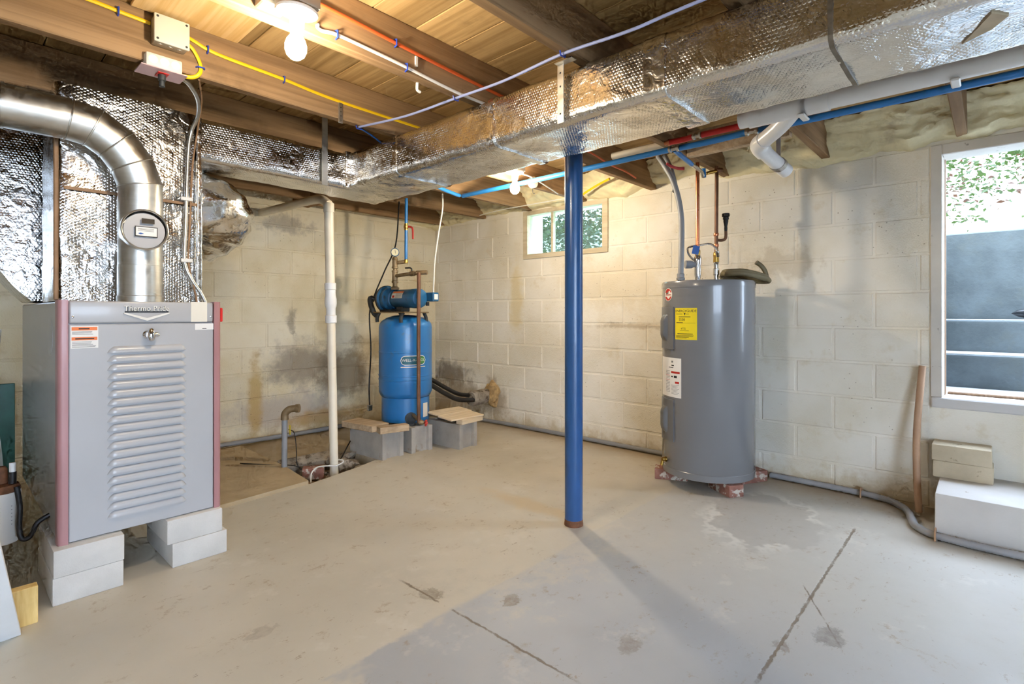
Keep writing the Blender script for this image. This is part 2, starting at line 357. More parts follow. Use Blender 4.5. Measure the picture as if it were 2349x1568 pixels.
# ------------------------------------------------------------------ mesh helpers
V3 = Vector
ORG = {}
def rot_to(a, b):
    d = (V3(b) - V3(a)); L = d.length
    return d.to_track_quat('Z', 'Y').to_matrix().to_4x4(), L
def catmull(pts, k=6):
    p = [V3(q) for q in pts]
    if len(p) < 3: return p
    e = [p[0] * 2 - p[1]] + p + [p[-1] * 2 - p[-2]]; out = []
    for i in range(1, len(e) - 2):
        for j in range(k):
            t = j / k; a, b, c, d = e[i - 1], e[i], e[i + 1], e[i + 2]
            out.append(0.5 * ((2 * b) + (c - a) * t + (2 * a - 5 * b + 4 * c - d) * t * t + (3 * b - a - 3 * c + d) * t ** 3))
    out.append(p[-1]); return out

class MB:
    def __init__(s): s.v = []; s.f = []; s.uv = {}
    def add(s, vs, fs, uvs=None):
        o = len(s.v); s.v += [V3(q) for q in vs]
        for i, f in enumerate(fs):
            s.f.append(tuple(j + o for j in f))
            if uvs: s.uv[len(s.f) - 1] = uvs[i]
        return s
    def bmadd(s, bm):
        bm.verts.index_update(); s.add([v.co.copy() for v in bm.verts], [[v.index for v in f.verts] for f in bm.faces]); bm.free(); return s
    def box(s, lo, hi, bev=0.0, seg=1, M=None):
        lo, hi = V3(lo), V3(hi); bm = bmesh.new(); bmesh.ops.create_cube(bm, size=1.0)
        d = hi - lo
        for v in bm.verts: v.co = V3((v.co.x * d.x, v.co.y * d.y, v.co.z * d.z)) + (lo + hi) / 2
        if bev: bmesh.ops.bevel(bm, geom=bm.edges[:], offset=min(bev, min(d) * 0.45), segments=seg, profile=0.5, affect='EDGES')
        if M: bmesh.ops.transform(bm, matrix=M, verts=bm.verts)
        return s.bmadd(bm)
    def cyl(s, a, b, r, r2=None, n=20, cap=True):
        r2 = r if r2 is None else r2; M, L = rot_to(a, b); A = V3(a); vs = []
        for k, (z, rr) in enumerate(((0, r), (L, r2))):
            for i in range(n):
                t = 2 * math.pi * i / n; vs.append(A + M @ V3((rr * math.cos(t), rr * math.sin(t), z)))
        fs = [(i, (i + 1) % n, n + (i + 1) % n, n + i) for i in range(n)]
        if cap: fs += [tuple(range(n - 1, -1, -1)), tuple(range(n, 2 * n))]
        return s.add(vs, fs)
    def lathe(s, prof, a=(0, 0, 0), b=(0, 0, 1), n=28):
        # prof: (radius, height) from a along a->b
        M, _ = rot_to(a, b); A = V3(a); vs = []; fs = []; m = len(prof)
        for (r, h) in prof:
            for i in range(n):
                t = 2 * math.pi * i / n; vs.append(A + M @ V3((max(r, 1e-5) * math.cos(t), max(r, 1e-5) * math.sin(t), h)))
        for k in range(m - 1):
            for i in range(n): fs.append((k * n + i, k * n + (i + 1) % n, (k + 1) * n + (i + 1) % n, (k + 1) * n + i))
        fs += [tuple(range(n - 1, -1, -1)), tuple(range((m - 1) * n, m * n))]
        return s.add(vs, fs)
    def tube(s, pts, r, n=10, k=6, smooth=True, flat=1.0, rad=None, up=None):
        p = catmull(pts, k) if smooth else [V3(q) for q in pts]
        if len(p) < 2: return s
        vs = []; fs = []; prev = None
        for i, q in enumerate(p):
            t = (p[min(i + 1, len(p) - 1)] - p[max(i - 1, 0)]).normalized()
            if prev is None:
                x = V3(up) if up else (V3((0, 0, 1)) if abs(t.z) < 0.9 else V3((1, 0, 0)))
            else: x = prev
            x = (x - t * x.dot(t)).normalized(); y = t.cross(x); prev = x
            rr = rad(i / (len(p) - 1)) if rad else r
            for j in range(n):
                a = 2 * math.pi * j / n; vs.append(q + x * (rr * math.cos(a)) + y * (rr * flat * math.sin(a)))
        for i in range(len(p) - 1):
            for j in range(n): fs.append((i * n + j, i * n + (j + 1) % n, (i + 1) * n + (j + 1) % n, (i + 1) * n + j))
        fs += [tuple(range(n - 1, -1, -1)), tuple(range((len(p) - 1) * n, len(p) * n))]
        return s.add(vs, fs)
    def prism(s, poly, fn, d):
        # poly 2D -> fn(a,b)=3D, extruded by vector d
        n = len(poly); A = [V3(fn(*q)) for q in poly]; d = V3(d)
        return s.add(A + [q + d for q in A], [tuple(range(n - 1, -1, -1)), tuple(range(n, 2 * n))] + [(i, (i + 1) % n, n + (i + 1) % n, n + i) for i in range(n)])
    def plate(s, outer, holes, fn, d):
        bm = bmesh.new(); es = []
        for loop in [outer] + holes:
            vs = [bm.verts.new((a, b, 0)) for a, b in loop]
            es += [bm.edges.new((vs[i], vs[(i + 1) % len(vs)])) for i in range(len(vs))]
        bmesh.ops.triangle_fill(bm, use_beauty=True, edges=es, normal=(0, 0, 1))
        bm.verts.index_update(); pts = [(v.co.x, v.co.y) for v in bm.verts]; fs = [[v.index for v in f.verts] for f in bm.faces]; bm.free()
        n = len(pts); A = [V3(fn(*q)) for q in pts]; d = V3(d); o = 0; sides = []
        for loop in [outer] + holes:
            m = len(loop); sides += [(o + i, o + (i + 1) % m, n + o + (i + 1) % m, n + o + i) for i in range(m)]; o += m
        return s.add(A + [q + d for q in A], fs + [tuple(n + i for i in reversed(f)) for f in fs] + sides)
    def sphere(s, c, r, nu=16, nv=10, sc=(1, 1, 1)):
        vs = []; fs = []
        for j in range(nv + 1):
            ph = math.pi * j / nv
            for i in range(nu):
                th = 2 * math.pi * i / nu
                vs.append(V3(c) + V3((r * sc[0] * math.sin(ph) * math.cos(th), r * sc[1] * math.sin(ph) * math.sin(th), r * sc[2] * math.cos(ph))))
        for j in range(nv):
            for i in range(nu): fs.append((j * nu + i, (j + 1) * nu + i, (j + 1) * nu + (i + 1) % nu, j * nu + (i + 1) % nu))
        return s.add(vs, fs)
    def jitter(s, amp, sc, seed=0.0):
        for v in s.v:
            q = v * sc + V3((seed, seed * 1.7, -seed)); v += noise.noise_vector(q) * amp
        return s
    def build(s, name, m, parent=None, ang=35):
        cx = [(min(v[i] for v in s.v) + max(v[i] for v in s.v)) / 2 for i in range(3)]
        org = V3(cx)
        if parent is None: org.z = min(v.z for v in s.v)
        me = bpy.data.meshes.new(name); me.from_pydata([tuple(v - org) for v in s.v], [], s.f)
        if s.uv:
            ul = me.uv_layers.new(name='UVMap')
            for p in me.polygons:
                if p.index in s.uv:
                    for li, u in zip(p.loop_indices, s.uv[p.index]): ul.data[li].uv = u
        bm = bmesh.new(); bm.from_mesh(me); bmesh.ops.recalc_face_normals(bm, faces=bm.faces); bm.to_mesh(me); bm.free()
        me.materials.append(MATS[m])
        me.shade_smooth()
        try: me.set_sharp_from_angle(angle=math.radians(ang))
        except Exception: pass
        o = bpy.data.objects.new(name, me); COL.objects.link(o)
        if parent is not None: o.parent = parent; o.location = org - ORG[parent.name]
        else: o.location = org
        ORG[o.name] = org
        return o

def thing(name, label, cat, loc, group=None):
    o = bpy.data.objects.new(name, None); COL.objects.link(o); o.location = loc; o.empty_display_size = 0.05
    ORG[o.name] = V3(loc); return tag(o, label, cat, group)
def tag(o, label, cat, group=None, kind=None):
    o['label'] = label; o['category'] = cat
    if group: o['group'] = group
    if kind: o['kind'] = kind
    return o
def struct(o, label=None):
    o['kind'] = 'structure'
    if label: o['label'] = label
    return o
def copy_part(o, parent, off):
    c = o.copy(); COL.objects.link(c); c.parent = parent; c.location = V3(o.location) + V3(off); ORG[c.name] = ORG[o.name] + V3(off); return c
def one(name, mb, m, label, cat, group=None, ang=35): return tag(mb.build(name, m, None, ang), label, cat, group)

def text_mb(txt, size, fn, ext=0.0, spacing=1.0, offset=0.0):
    cu = bpy.data.curves.new('txt', 'FONT'); cu.body = txt; cu.size = size; cu.extrude = ext; cu.offset = offset; cu.align_x = 'CENTER'; cu.align_y = 'CENTER'; cu.space_character = spacing; cu.resolution_u = 3
    ob = bpy.data.objects.new('txt', cu); COL.objects.link(ob)
    dg = bpy.context.evaluated_depsgraph_get(); me = bpy.data.meshes.new_from_object(ob.evaluated_get(dg))
    mb = MB(); mb.add([fn(v.co.x, v.co.y, v.co.z) for v in me.vertices], [list(p.vertices) for p in me.polygons])
    bpy.data.objects.remove(ob); bpy.data.curves.remove(cu); bpy.data.meshes.remove(me); return mb

def duct_mb(prof, axis, t0, t1, step, amp, seed, cap=True, jsc=9.0):
    # sweep a closed 2D profile [(a,b)] along an axis; UV in metres; film displaced a little
    P = []
    n = len(prof)
    for i in range(n):
        p0, p1 = prof[i], prof[(i + 1) % n]; L = math.dist(p0, p1); k = max(1, int(L / step))
        for j in range(k): P.append((p0[0] + (p1[0] - p0[0]) * j / k, p0[1] + (p1[1] - p0[1]) * j / k))
    arc = [0.0]
    for i in range(len(P)): arc.append(arc[-1] + math.dist(P[i], P[(i + 1) % len(P)]))
    m = max(2, int(abs(t1 - t0) / step)); N = len(P); vs = []; fs = []; uv = []
    def mk(a, b, t): return V3((t, a, b)) if axis == 'x' else (V3((a, t, b)) if axis == 'y' else V3((a, b, t)))
    ca = sum(p[0] for p in P) / N; cb = sum(p[1] for p in P) / N
    for i in range(m + 1):
        t = t0 + (t1 - t0) * i / m
        for (a, b) in P:
            q = mk(a, b, t); nz = noise.noise(q * jsc + V3((seed, 0, seed))) * amp + noise.noise(q * jsc * 3.3 + V3((0, seed, 0))) * amp * 0.4
            r = math.hypot(a - ca, b - cb); vs.append(mk(a + (a - ca) / r * nz, b + (b - cb) / r * nz, t))
    for i in range(m):
        for j in range(N):
            fs.append((i * N + j, i * N + (j + 1) % N, (i + 1) * N + (j + 1) % N, (i + 1) * N + j))
            u0 = t0 + (t1 - t0) * i / m; u1 = t0 + (t1 - t0) * (i + 1) / m
            uv.append(((u0, arc[j]), (u0, arc[j + 1]), (u1, arc[j + 1]), (u1, arc[j])))
    mb = MB(); mb.add(vs, fs, uv)
    if cap:
        mb.f.append(tuple(range(N - 1, -1, -1))); mb.f.append(tuple(range(m * N, (m + 1) * N)))
        for fi, idx in ((len(mb.f) - 2, range(N - 1, -1, -1)), (len(mb.f) - 1, range(N))): mb.uv[fi] = [(P[k][0], P[k][1]) for k in idx]
    return mb
def rrect(a0, b0, a1, b1, r, seg=3):
    out = []
    for (cx, cy, s) in ((a1 - r, b0 + r, -90), (a1 - r, b1 - r, 0), (a0 + r, b1 - r, 90), (a0 + r, b0 + r, 180)):
        for i in range(seg + 1):
            t = math.radians(s + 90 * i / seg); out.append((cx + r * math.cos(t), cy + r * math.sin(t)))
    return out
def cyl_patch(c, r, a0, a1, z0, z1, th=0.0008, n=14, ang_deg=True):
    a0, a1 = math.radians(a0), math.radians(a1); vs = []; fs = []
    for rr in (r, r + th):
        for z in (z0, z1):
            for i in range(n + 1):
                a = a0 + (a1 - a0) * i / n; vs.append((c[0] + rr * math.cos(a), c[1] + rr * math.sin(a), z))
    m = n + 1
    for i in range(n):
        fs += [(2 * m + i, 2 * m + i + 1, 3 * m + i + 1, 3 * m + i), (i, m + i, m + i + 1, i + 1), (m + i, 3 * m + i, 3 * m + i + 1, m + i + 1), (i, i + 1, 2 * m + i + 1, 2 * m + i)]
    fs += [(0, 2 * m, 3 * m, m), (n, m + n, 3 * m + n, 2 * m + n)]
    return MB().add(vs, fs)

# ------------------------------------------------------------------ the room
XR, YL = 3.62, 4.42            # faces of the right (window) wall and the left (back) wall
X0, Y0 = -2.0, -2.2            # the room goes on behind the camera
ZJ, ZB = 1.965, 2.155          # underside of joists, underside of the subfloor boards

PIT = [(1.57, 3.47), (1.55, 3.10), (1.79, 3.16), (1.95, 3.20), (2.12, 3.26), (2.13, 3.60), (2.0, 3.72), (1.78, 3.74), (1.62, 3.62)]
fl = MB().plate([(X0, Y0), (XR + 0.22, Y0), (XR + 0.22, YL + 0.2), (X0, YL + 0.2)], [PIT], lambda a, b: (a, b, 0.0), (0, 0, -0.14))
floor = struct(fl.build('floor', 'floor_paint'), 'painted concrete basement floor with cracks and worn patches')
def grid_patch(x0, x1, y0, y1, n, zf):
    mb = MB(); vs = []; fs = []
    for i in range(n + 1):
        for j in range(n + 1):
            x = x0 + (x1 - x0) * i / n; y = y0 + (y1 - y0) * j / n; vs.append((x, y, zf(x, y)))
    for i in range(n):
        for j in range(n): fs.append((i * (n + 1) + j, (i + 1) * (n + 1) + j, (i + 1) * (n + 1) + j + 1, i * (n + 1) + j + 1))
    return mb.add(vs, fs)
soil = grid_patch(1.45, 2.25, 3.0, 3.85, 40, lambda x, y: -0.11 + 0.05 * noise.noise(V3((x * 9, y * 9, 0))) + 0.02 * noise.noise(V3((x * 30, y * 30, 3))))
o = soil.build('pit_soil', 'pit_soil', floor); o['kind'] = 'stuff'

# right wall with doorway and window openings, painted block face
DOOR = (-0.70, 0.25, 0.56, 1.945); WIN = (2.30, 3.12, 1.56, 1.945)
def hole(h): return [(h[0], h[2]), (h[1], h[2]), (h[1], h[3]), (h[0], h[3])]
wr = MB().plate([(Y0, -0.14), (YL + 0.2, -0.14), (YL + 0.2, 2.25), (Y0, 2.25)], [hole(DOOR), hole(WIN)], lambda a, b: (XR, a, b), (0.22, 0, 0))
wall_right = struct(wr.build('wall_right', 'block_paint_right'), 'cream painted concrete block wall with the window and the outside doorway')
wl = MB().box((X0, YL, 0), (XR, YL + 0.2, 2.25))
wall_left = struct(wl.build('wall_left', 'block_paint_left'), 'cream painted concrete block wall behind the furnace and blue tank, stained low down')
struct(MB().box((X0 - 0.2, Y0, 0), (X0, YL, 2.25)).build('wall_back', 'plain_plaster'))
# unseen wide glazed door added in the wall behind the camera for fill daylight
PD = (-1.92, 0.75, 0.06, 1.98)
struct(MB().plate([(X0, 0), (XR, 0), (XR, 2.25), (X0, 2.25)], [[(PD[0], PD[2]), (PD[1], PD[2]), (PD[1], PD[3]), (PD[0], PD[3])]], lambda a, b: (a, Y0, b), (0, -0.2, 0)).build('wall_front', 'plain_plaster'))
fill_door = struct(MB().plate([(PD[0], PD[2]), (PD[1], PD[2]), (PD[1], PD[3]), (PD[0], PD[3])], [[(PD[0] + 0.05, PD[2] + 0.05), (PD[1] - 0.05, PD[2] + 0.05), (PD[1] - 0.05, PD[3] - 0.05), (PD[0] + 0.05, PD[3] - 0.05)]], lambda a, b: (a, Y0 - 0.06, b), (0, -0.06, 0)).build('door_added_fill', 'jamb_paint'))
for k in range(3):
    a = PD[0] + 0.05 + k * (PD[1] - PD[0] - 0.10) / 3; b = a + (PD[1] - PD[0] - 0.10) / 3
    MB().plate([(a, PD[2] + 0.05), (b, PD[2] + 0.05), (b, PD[3] - 0.05), (a, PD[3] - 0.05)], [[(a + 0.04, PD[2] + 0.10), (b - 0.04, PD[2] + 0.10), (b - 0.04, PD[3] - 0.10), (a + 0.04, PD[3] - 0.10)]], lambda p, q: (p, Y0 - 0.07, q), (0, -0.04, 0)).build('door_panel', 'jamb_paint', fill_door)
    MB().box((a + 0.04, Y0 - 0.092, PD[2] + 0.10), (b - 0.04, Y0 - 0.088, PD[3] - 0.10)).build('pane', 'clear_glass', fill_door)
struct(MB().box((-9, -12, -0.1), (3.6, Y0 - 0.2, 0.0)).build('ground_patio', 'outdoor_concrete'))  # unseen ground in front of the added door

ROWS = [0.0, 0.152] + [0.152 + 0.203 * k for k in range(1, 9)] + [1.945]
_bm_cache = {}
def block_mesh(L, H, m):
    key = (round(L, 3), round(H, 3), m)
    if key in _bm_cache: return _bm_cache[key]
    g, c, d = 0.005, 0.006, 0.005      # half joint, chamfer, relief
    a, b = L / 2 - g, H / 2 - g
    vs = [(-a, 0, -b), (a, 0, -b), (a, 0, b), (-a, 0, b), (-a + c, -d, -b + c), (a - c, -d, -b + c), (a - c, -d, b - c), (-a + c, -d, b - c)]
    fs = [(4, 5, 6, 7), (0, 1, 5, 4), (1, 2, 6, 5), (2, 3, 7, 6), (3, 0, 4, 7)]
    me = bpy.data.meshes.new('block'); me.from_pydata(vs, [], fs); me.materials.append(MATS[m]); _bm_cache[key] = me; return me
def lay_blocks(parent, s0, s1, place, skip, off):
    for r in range(len(ROWS) - 1):
        z0, z1 = ROWS[r], ROWS[r + 1]; s = s0 - (0.406 - (off + 0.203 * (r % 2)) % 0.406)
        while s < s1:
            a, b = max(s, s0), min(s + 0.406, s1); segs = [(a, b)]
            for (h0, h1, k0, k1) in skip:
                if z1 > k0 + 0.1 and z0 < k1 - 0.1:
                    segs = [q for (p0, p1) in segs for q in ((p0, min(p1, h0)), (max(p0, h1), p1)) if q[1] - q[0] > 0.001]
            for (p0, p1) in segs:
                if p1 - p0 < 0.03: continue
                o = bpy.data.objects.new('block', block_mesh(p1 - p0, z1 - z0, 'block_paint_left' if parent is wall_left else 'block_paint_right')); COL.objects.link(o); o.parent = parent
                loc, rz = place((p0 + p1) / 2, (z0 + z1) / 2); o.location = V3(loc) - ORG[parent.name]; o.rotation_euler = (0, 0, rz)
            s += 0.406
lay_blocks(wall_left, 0.1, XR - 0.004, lambda s, z: ((s, YL + random.uniform(0, 0.0025), z), 0), [], 0.12)
lay_blocks(wall_right, 0.252, YL - 0.004, lambda s, z: ((XR + random.uniform(0, 0.0025), s, z), -math.pi / 2), [(2.27, 3.15, 1.54, 1.96)], 0.05)

# ceiling: subfloor boards across the joists, flush girder over the post
ceiling = struct(MB().box((X0, Y0, 2.178), (XR, YL, 2.25)).build('ceiling', 'subfloor_wood'), 'underside of the wooden floor above with boards and joists')
def shared_box(dx, dy, dz, bev, m, name):
    mb = MB().box((-dx / 2, -dy / 2, -dz / 2), (dx / 2, dy / 2, dz / 2), bev); o = mb.build(name, m, ceiling); return o
PW = 0.192
n_pl = int((XR - X0) / PW) + 1
first = None; ymid = (Y0 + YL) / 2
for i in range(n_pl):
    x = X0 + PW * (i + 0.5)
    if x + PW / 2 > XR: break
    if first is None:
        first = MB().box((x - PW / 2 + 0.002, Y0, ZB), (x + PW / 2 - 0.002, YL, 2.176), 0.002).build('plank', 'subfloor_wood', ceiling); continue
    c = copy_part(first, ceiling, (PW * i, 0, random.uniform(0, 0.002)))
tag_pine = MB().box((0.47, 1.72, ZB - 0.012), (0.83, 2.27, ZB - 0.001), 0.002).build('plank', 'new_pine', ceiling)
JN = [-1.70, -1.10, -0.60, 0.02, 0.55, 1.095, 1.66, 2.28, 2.90, 3.50, 4.10]      # joists this side of the girder
JF = [-1.70, -1.08, -0.49, 0.10, 0.715, 1.31, 1.855, 2.47, 3.06, 3.645, 4.25]    # and beyond it
jn = None
for y in JN:
    if jn is None: jn = MB().box((X0, y, ZJ), (2.06, y + 0.046, ZB), 0.004).build('joist', 'joist_wood', ceiling); yb = y
    else: copy_part(jn, ceiling, (0, y - yb, random.uniform(0, 0.002)))
jf = None
for y in JF:
    if jf is None: jf = MB().box((2.20, y, ZJ), (XR, y + 0.046, ZB), 0.004).build('joist', 'joist_wood', ceiling); yb = y
    else: copy_part(jf, ceiling, (0, y - yb, random.uniform(0, 0.002)))
MB().box((2.06, Y0, ZJ), (2.20, YL, ZB), 0.003).build('girder', 'joist_wood', ceiling)
MB().box((2.46, 1.903, 2.010), (2.62, 2.468, 2.048), 0.003).build('blocking', 'offcut_wood', ceiling)
MB().box((2.93, 0.765, 1.95), (2.975, 1.31, 2.09), 0.003).build('blocking', 'offcut_wood', ceiling)

# spray foam over the sill and rim joist
def foam(name, horiz, s0, s1, edge, label):
    mb = MB(); m = int((s1 - s0) / 0.018); K = 22; vs = []; fs = []
    for i in range(m + 1):
        s = s0 + (s1 - s0) * i / m
        n1 = noise.noise(V3((s * 2.3, 1.7, horiz))) ; n2 = noise.noise(V3((s * 7.1, 4.2, horiz)))
        zb = edge(s) + 0.025 * n2 + 0.012 * noise.noise(V3((s * 22, 9, 1)))
        depth = 0.17 + 0.06 * n1
        for k in range(K + 1):
            t = k / K; d = depth * (0.10 + 0.9 * t ** 0.8) * (1.0 if k else 0.0); z = zb + (2.148 - zb) * t
            j = 0.042 * noise.noise(V3((s * 6, t * 2.5, 3))) + 0.018 * noise.noise(V3((s * 19, t * 8, 5))) + 0.006 * noise.noise(V3((s * 50, t * 20, 8)))
            d = max(0.0, d + (j if k else 0)); z += (0.010 * noise.noise(V3((s * 30, t * 9, 2))) if k else 0)
            vs.append((XR - d, s, min(z, 2.152)) if horiz else (s, YL - d, min(z, 2.152)))
        vs.append((XR, s, 2.152) if horiz else (s, YL, 2.152))
    K2 = K + 2
    for i in range(m):
        for k in range(K2): fs.append((i * K2 + k, i * K2 + (k + 1) % K2, (i + 1) * K2 + (k + 1) % K2, (i + 1) * K2 + k))
    fs += [tuple(range(K2)), tuple(reversed(range(m * K2, (m + 1) * K2)))]
    o = mb.add(vs, fs).build(name, 'foam_cream', None, 60); tag(o, label, 'insulation', 'spray foam along the rim', 'stuff'); return o
def edgeR(s):
    pts = [(-0.8, 2.0), (0.26, 1.95), (0.9, 1.94), (1.3, 1.965), (1.55, 2.02), (1.9, 2.0), (2.1, 1.95), (2.3, 1.965), (3.1, 1.975), (3.6, 1.985), (4.06, 1.97), (4.42, 1.93)]
    for (a, za), (b, zb) in zip(pts, pts[1:]):
        if a <= s <= b: return za + (zb - za) * (s - a) / (b - a)
    return 1.95
foam('spray_foam', True, -0.8, YL, edgeR, 'cream spray foam insulation above the window and doorway wall')
foam('spray_foam', False, 2.45, XR, lambda s: 1.99 - 0.05 * max(0, (s - 3.1) / 0.5), 'short run of cream spray foam above the wall behind the blue tank')

# window: frame, two mullions, three panes
win = struct(MB().plate([(2.265, 1.535), (3.155, 1.535), (3.155, 1.962), (2.265, 1.962)], [[(2.315, 1.575), (3.105, 1.575), (3.105, 1.925), (2.315, 1.925)]], lambda a, b: (XR - 0.018, a, b), (0.075, 0, 0)).build('window_1', 'frame_wood'), 'small three pane basement window in a weathered wooden frame')
for y in (2.575, 2.838): MB().box((XR, y - 0.011, 1.575), (XR + 0.04, y + 0.011, 1.925), 0.002).build('mullion', 'frame_wood', win)
for a, b in ((2.315, 2.564), (2.586, 2.827), (2.849, 3.105)): MB().box((XR + 0.018, a, 1.575), (XR + 0.022, b, 1.925)).build('pane', 'pane_glass', win)

# doorway to the outside stairwell
door = struct(MB().box((XR - 0.012, 0.203, 0.60), (XR + 0.06, 0.252, 1.945), 0.003).build('door_1', 'jamb_paint'), 'open doorway frame with peeling paint at the outside stairs')
MB().box((XR + 0.061, 0.200, 0.60), (XR + 0.11, 0.250, 1.945), 0.003).build('inner_jamb', 'jamb_paint', door)
MB().box((XR + 0.111, 0.196, 0.60), (XR + 0.18, 0.250, 1.945), 0.003).build('door_stop', 'jamb_wood', door)
MB().box((XR - 0.012, -0.70, 1.888), (XR + 0.15, 0.203, 1.945), 0.004).build('door_head', 'jamb_paint', door)
MB().box((XR - 0.012, -0.70, 0.60), (XR + 0.12, -0.64, 1.888), 0.004).build('jamb', 'jamb_paint', door)
MB().box((XR - 0.02, -0.70, 0.545), (XR + 0.17, 0.25, 0.60), 0.006).build('door_sill', 'step_paint', door)
MB().box((XR + 0.17, -0.70, 0.575), (XR + 0.21, 0.19, 0.612), 0.004).build('threshold', 'jamb_wood', door)

# outside: landing, steps, stairwell walls, unseen shading house wall above, bank with leaves
def rough_box(lo, hi, n, amp, seed):
    mb = MB().box(lo, hi, 0.012, 2); return mb
stair = thing('outdoor_stair', 'pale grey concrete stair seen through the open doorway', 'stairs', (4.4, -0.4, 0.4))
MB().box((XR + 0.222, -1.6, 0.40), (4.33, 0.298, 0.585), 0.004).build('landing', 'tread_pale', stair)
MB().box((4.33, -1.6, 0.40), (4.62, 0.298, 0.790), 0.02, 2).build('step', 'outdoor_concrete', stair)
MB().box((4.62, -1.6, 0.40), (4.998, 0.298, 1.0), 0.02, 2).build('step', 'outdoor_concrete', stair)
MB().box((4.35, -1.6, 0.788), (4.615, 0.29, 0.795), 0.002).build('tread', 'tread_pale', stair)
MB().box((4.64, -1.6, 0.998), (4.98, 0.29, 1.006), 0.002).build('tread', 'tread_pale', stair)
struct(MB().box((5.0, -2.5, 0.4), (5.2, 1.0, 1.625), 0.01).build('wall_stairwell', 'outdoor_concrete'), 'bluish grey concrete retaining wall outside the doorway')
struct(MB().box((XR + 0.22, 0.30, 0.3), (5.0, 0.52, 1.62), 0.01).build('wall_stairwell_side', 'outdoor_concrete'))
struct(MB().box((XR, -9.0, 2.25), (XR + 0.22, 12.0, 7.0)).build('wall_house', 'exterior'))  # unseen upper wall, made tall and long to keep sky off the stairwell
struct(MB().box((XR + 0.22, 0.52, 1.2), (5.2, 9.0, 1.42)).build('ground_outside', 'hill_ground'))
hill = grid_patch(5.15, 12.0, -7.0, 12.0, 40, lambda x, y: 1.60 + (x - 5.15) * 0.42 + 0.12 * noise.noise(V3((x * 0.9, y * 0.9, 0))) * min(1, (x - 5.15)))
struct(hill.build('ground_hill', 'hill_ground'), 'bright pale bank above the outside retaining wall')
def leaves(name, m, n, region, size, seed, label, cat):
    rnd = random.Random(seed); mb = MB()
    for i in range(n):
        x, y, z = region(rnd)
        c = V3((x, y, z)); L = size * rnd.uniform(0.5, 1.3); w = L * rnd.uniform(0.35, 0.6)
        R = Matrix.Rotation(rnd.uniform(0, 6.28), 3, 'Z') @ Matrix.Rotation(rnd.uniform(-1.3, 1.3), 3, 'X') @ Matrix.Rotation(rnd.uniform(-1, 1), 3, 'Y')
        mb.add([c + R @ V3(q) for q in ((-L / 2, 0, 0), (0, -w / 2, L * 0.08), (L / 2, 0, 0), (0, w / 2, L * 0.08))], [(0, 1, 2), (0, 2, 3)])
    return tag(mb.build(name, m, None, 180), label, cat, None, 'stuff')
def clumps(seed, boxes, k):
    r0 = random.Random(seed); cs = []
    for (x0, x1, y0, y1, h0, h1, n) in boxes:
        for _ in range(n): cs.append((r0.uniform(x0, x1), r0.uniform(y0, y1), r0.uniform(h0, h1)))
    def f(rnd):
        c = rnd.choice(cs); x, y = c[0] + rnd.gauss(0, k), c[1] + rnd.gauss(0, k)
        g = 1.60 + max(0, x - 5.15) * 0.42
        return x, y, max(g + 0.02, g + c[2] + rnd.gauss(0, k))
    return f
leaves('ivy_leaves', 'leaf_green', 3600, clumps(3, [(5.4, 7.2, -0.9, 0.9, 0.05, 0.6, 60)], 0.10), 0.05, 5, 'bright green leaves scattered over the bank outside the doorway', 'leaves')
leaves('dead_leaves', 'leaf_brown', 700, clumps(8, [(5.4, 7.0, -0.9, 0.9, 0.02, 0.5, 30)], 0.12), 0.05, 6, 'brown dead leaves among the greenery outside the doorway', 'leaves')
leaves('shrub_leaves', 'leaf_dark', 15000, clumps(4, [(5.0, 7.4, 2.6, 8.0, -0.2, 1.6, 260)], 0.20), 0.085, 7, 'dark green shrub foliage seen through the small window', 'leaves')
leaves('shrub_leaves', 'leaf_green', 8000, clumps(12, [(4.8, 7.0, 2.6, 8.0, -0.2, 1.2, 150)], 0.18), 0.075, 9, 'lighter green shrub foliage seen through the small window', 'leaves')
one('debris_piece', MB().lathe([(0.002, 0), (0.022, 0.03), (0.036, 0.09), (0.04, 0.16), (0.034, 0.24), (0.01, 0.28)], (4.80, -0.085, 1.045), (4.78, -0.36, 1.05), 14), 'shoe_black', 'small black pointed object lying on the top outdoor step', 'debris')

# ------------------------------------------------------------------ furnace
FY = 2.52
fu = thing('furnace', 'grey oil furnace cabinet with mauve corner posts and louvered door', 'furnace', (0.577, 3.1, 0.198))
MB().box((0.307, FY + 0.02, 0.200), (0.846, 3.72, 1.092), 0.006).build('cabinet', 'furnace_grey', fu)
def corner_post(x0, x1, left):
    prof = []
    r = 0.016
    if left: poly = [(x1, FY - 0.004), (x1, FY + 0.05), (x0, FY + 0.05)] + [(x0 + r - r * math.cos(math.radians(t)), FY - 0.004 + r - r * math.sin(math.radians(t))) for t in (0, 22, 45, 68, 90)]
    else: poly = [(x0, FY - 0.004)] + [(x1 - r + r * math.sin(math.radians(t)), FY - 0.004 + r - r * math.cos(math.radians(t))) for t in (0, 22, 45, 68, 90)] + [(x1, FY + 0.05), (x0, FY + 0.05)]
    return MB().prism(poly, lambda a, b: (a, b, 0.196), (0, 0, 0.902)).build('corner_post', 'furnace_mauve', fu)
corner_post(0.301, 0.332, True); corner_post(0.824, 0.853, False)
MB().box((0.334, FY, 1.0095), (0.822, FY + 0.04, 1.095), 0.008, 3).build('top_panel', 'furnace_grey', fu)
dp = MB().box((0.334, FY, 0.201), (0.822, FY + 0.03, 1.006), 0.003).build('door_panel', 'furnace_grey', fu)
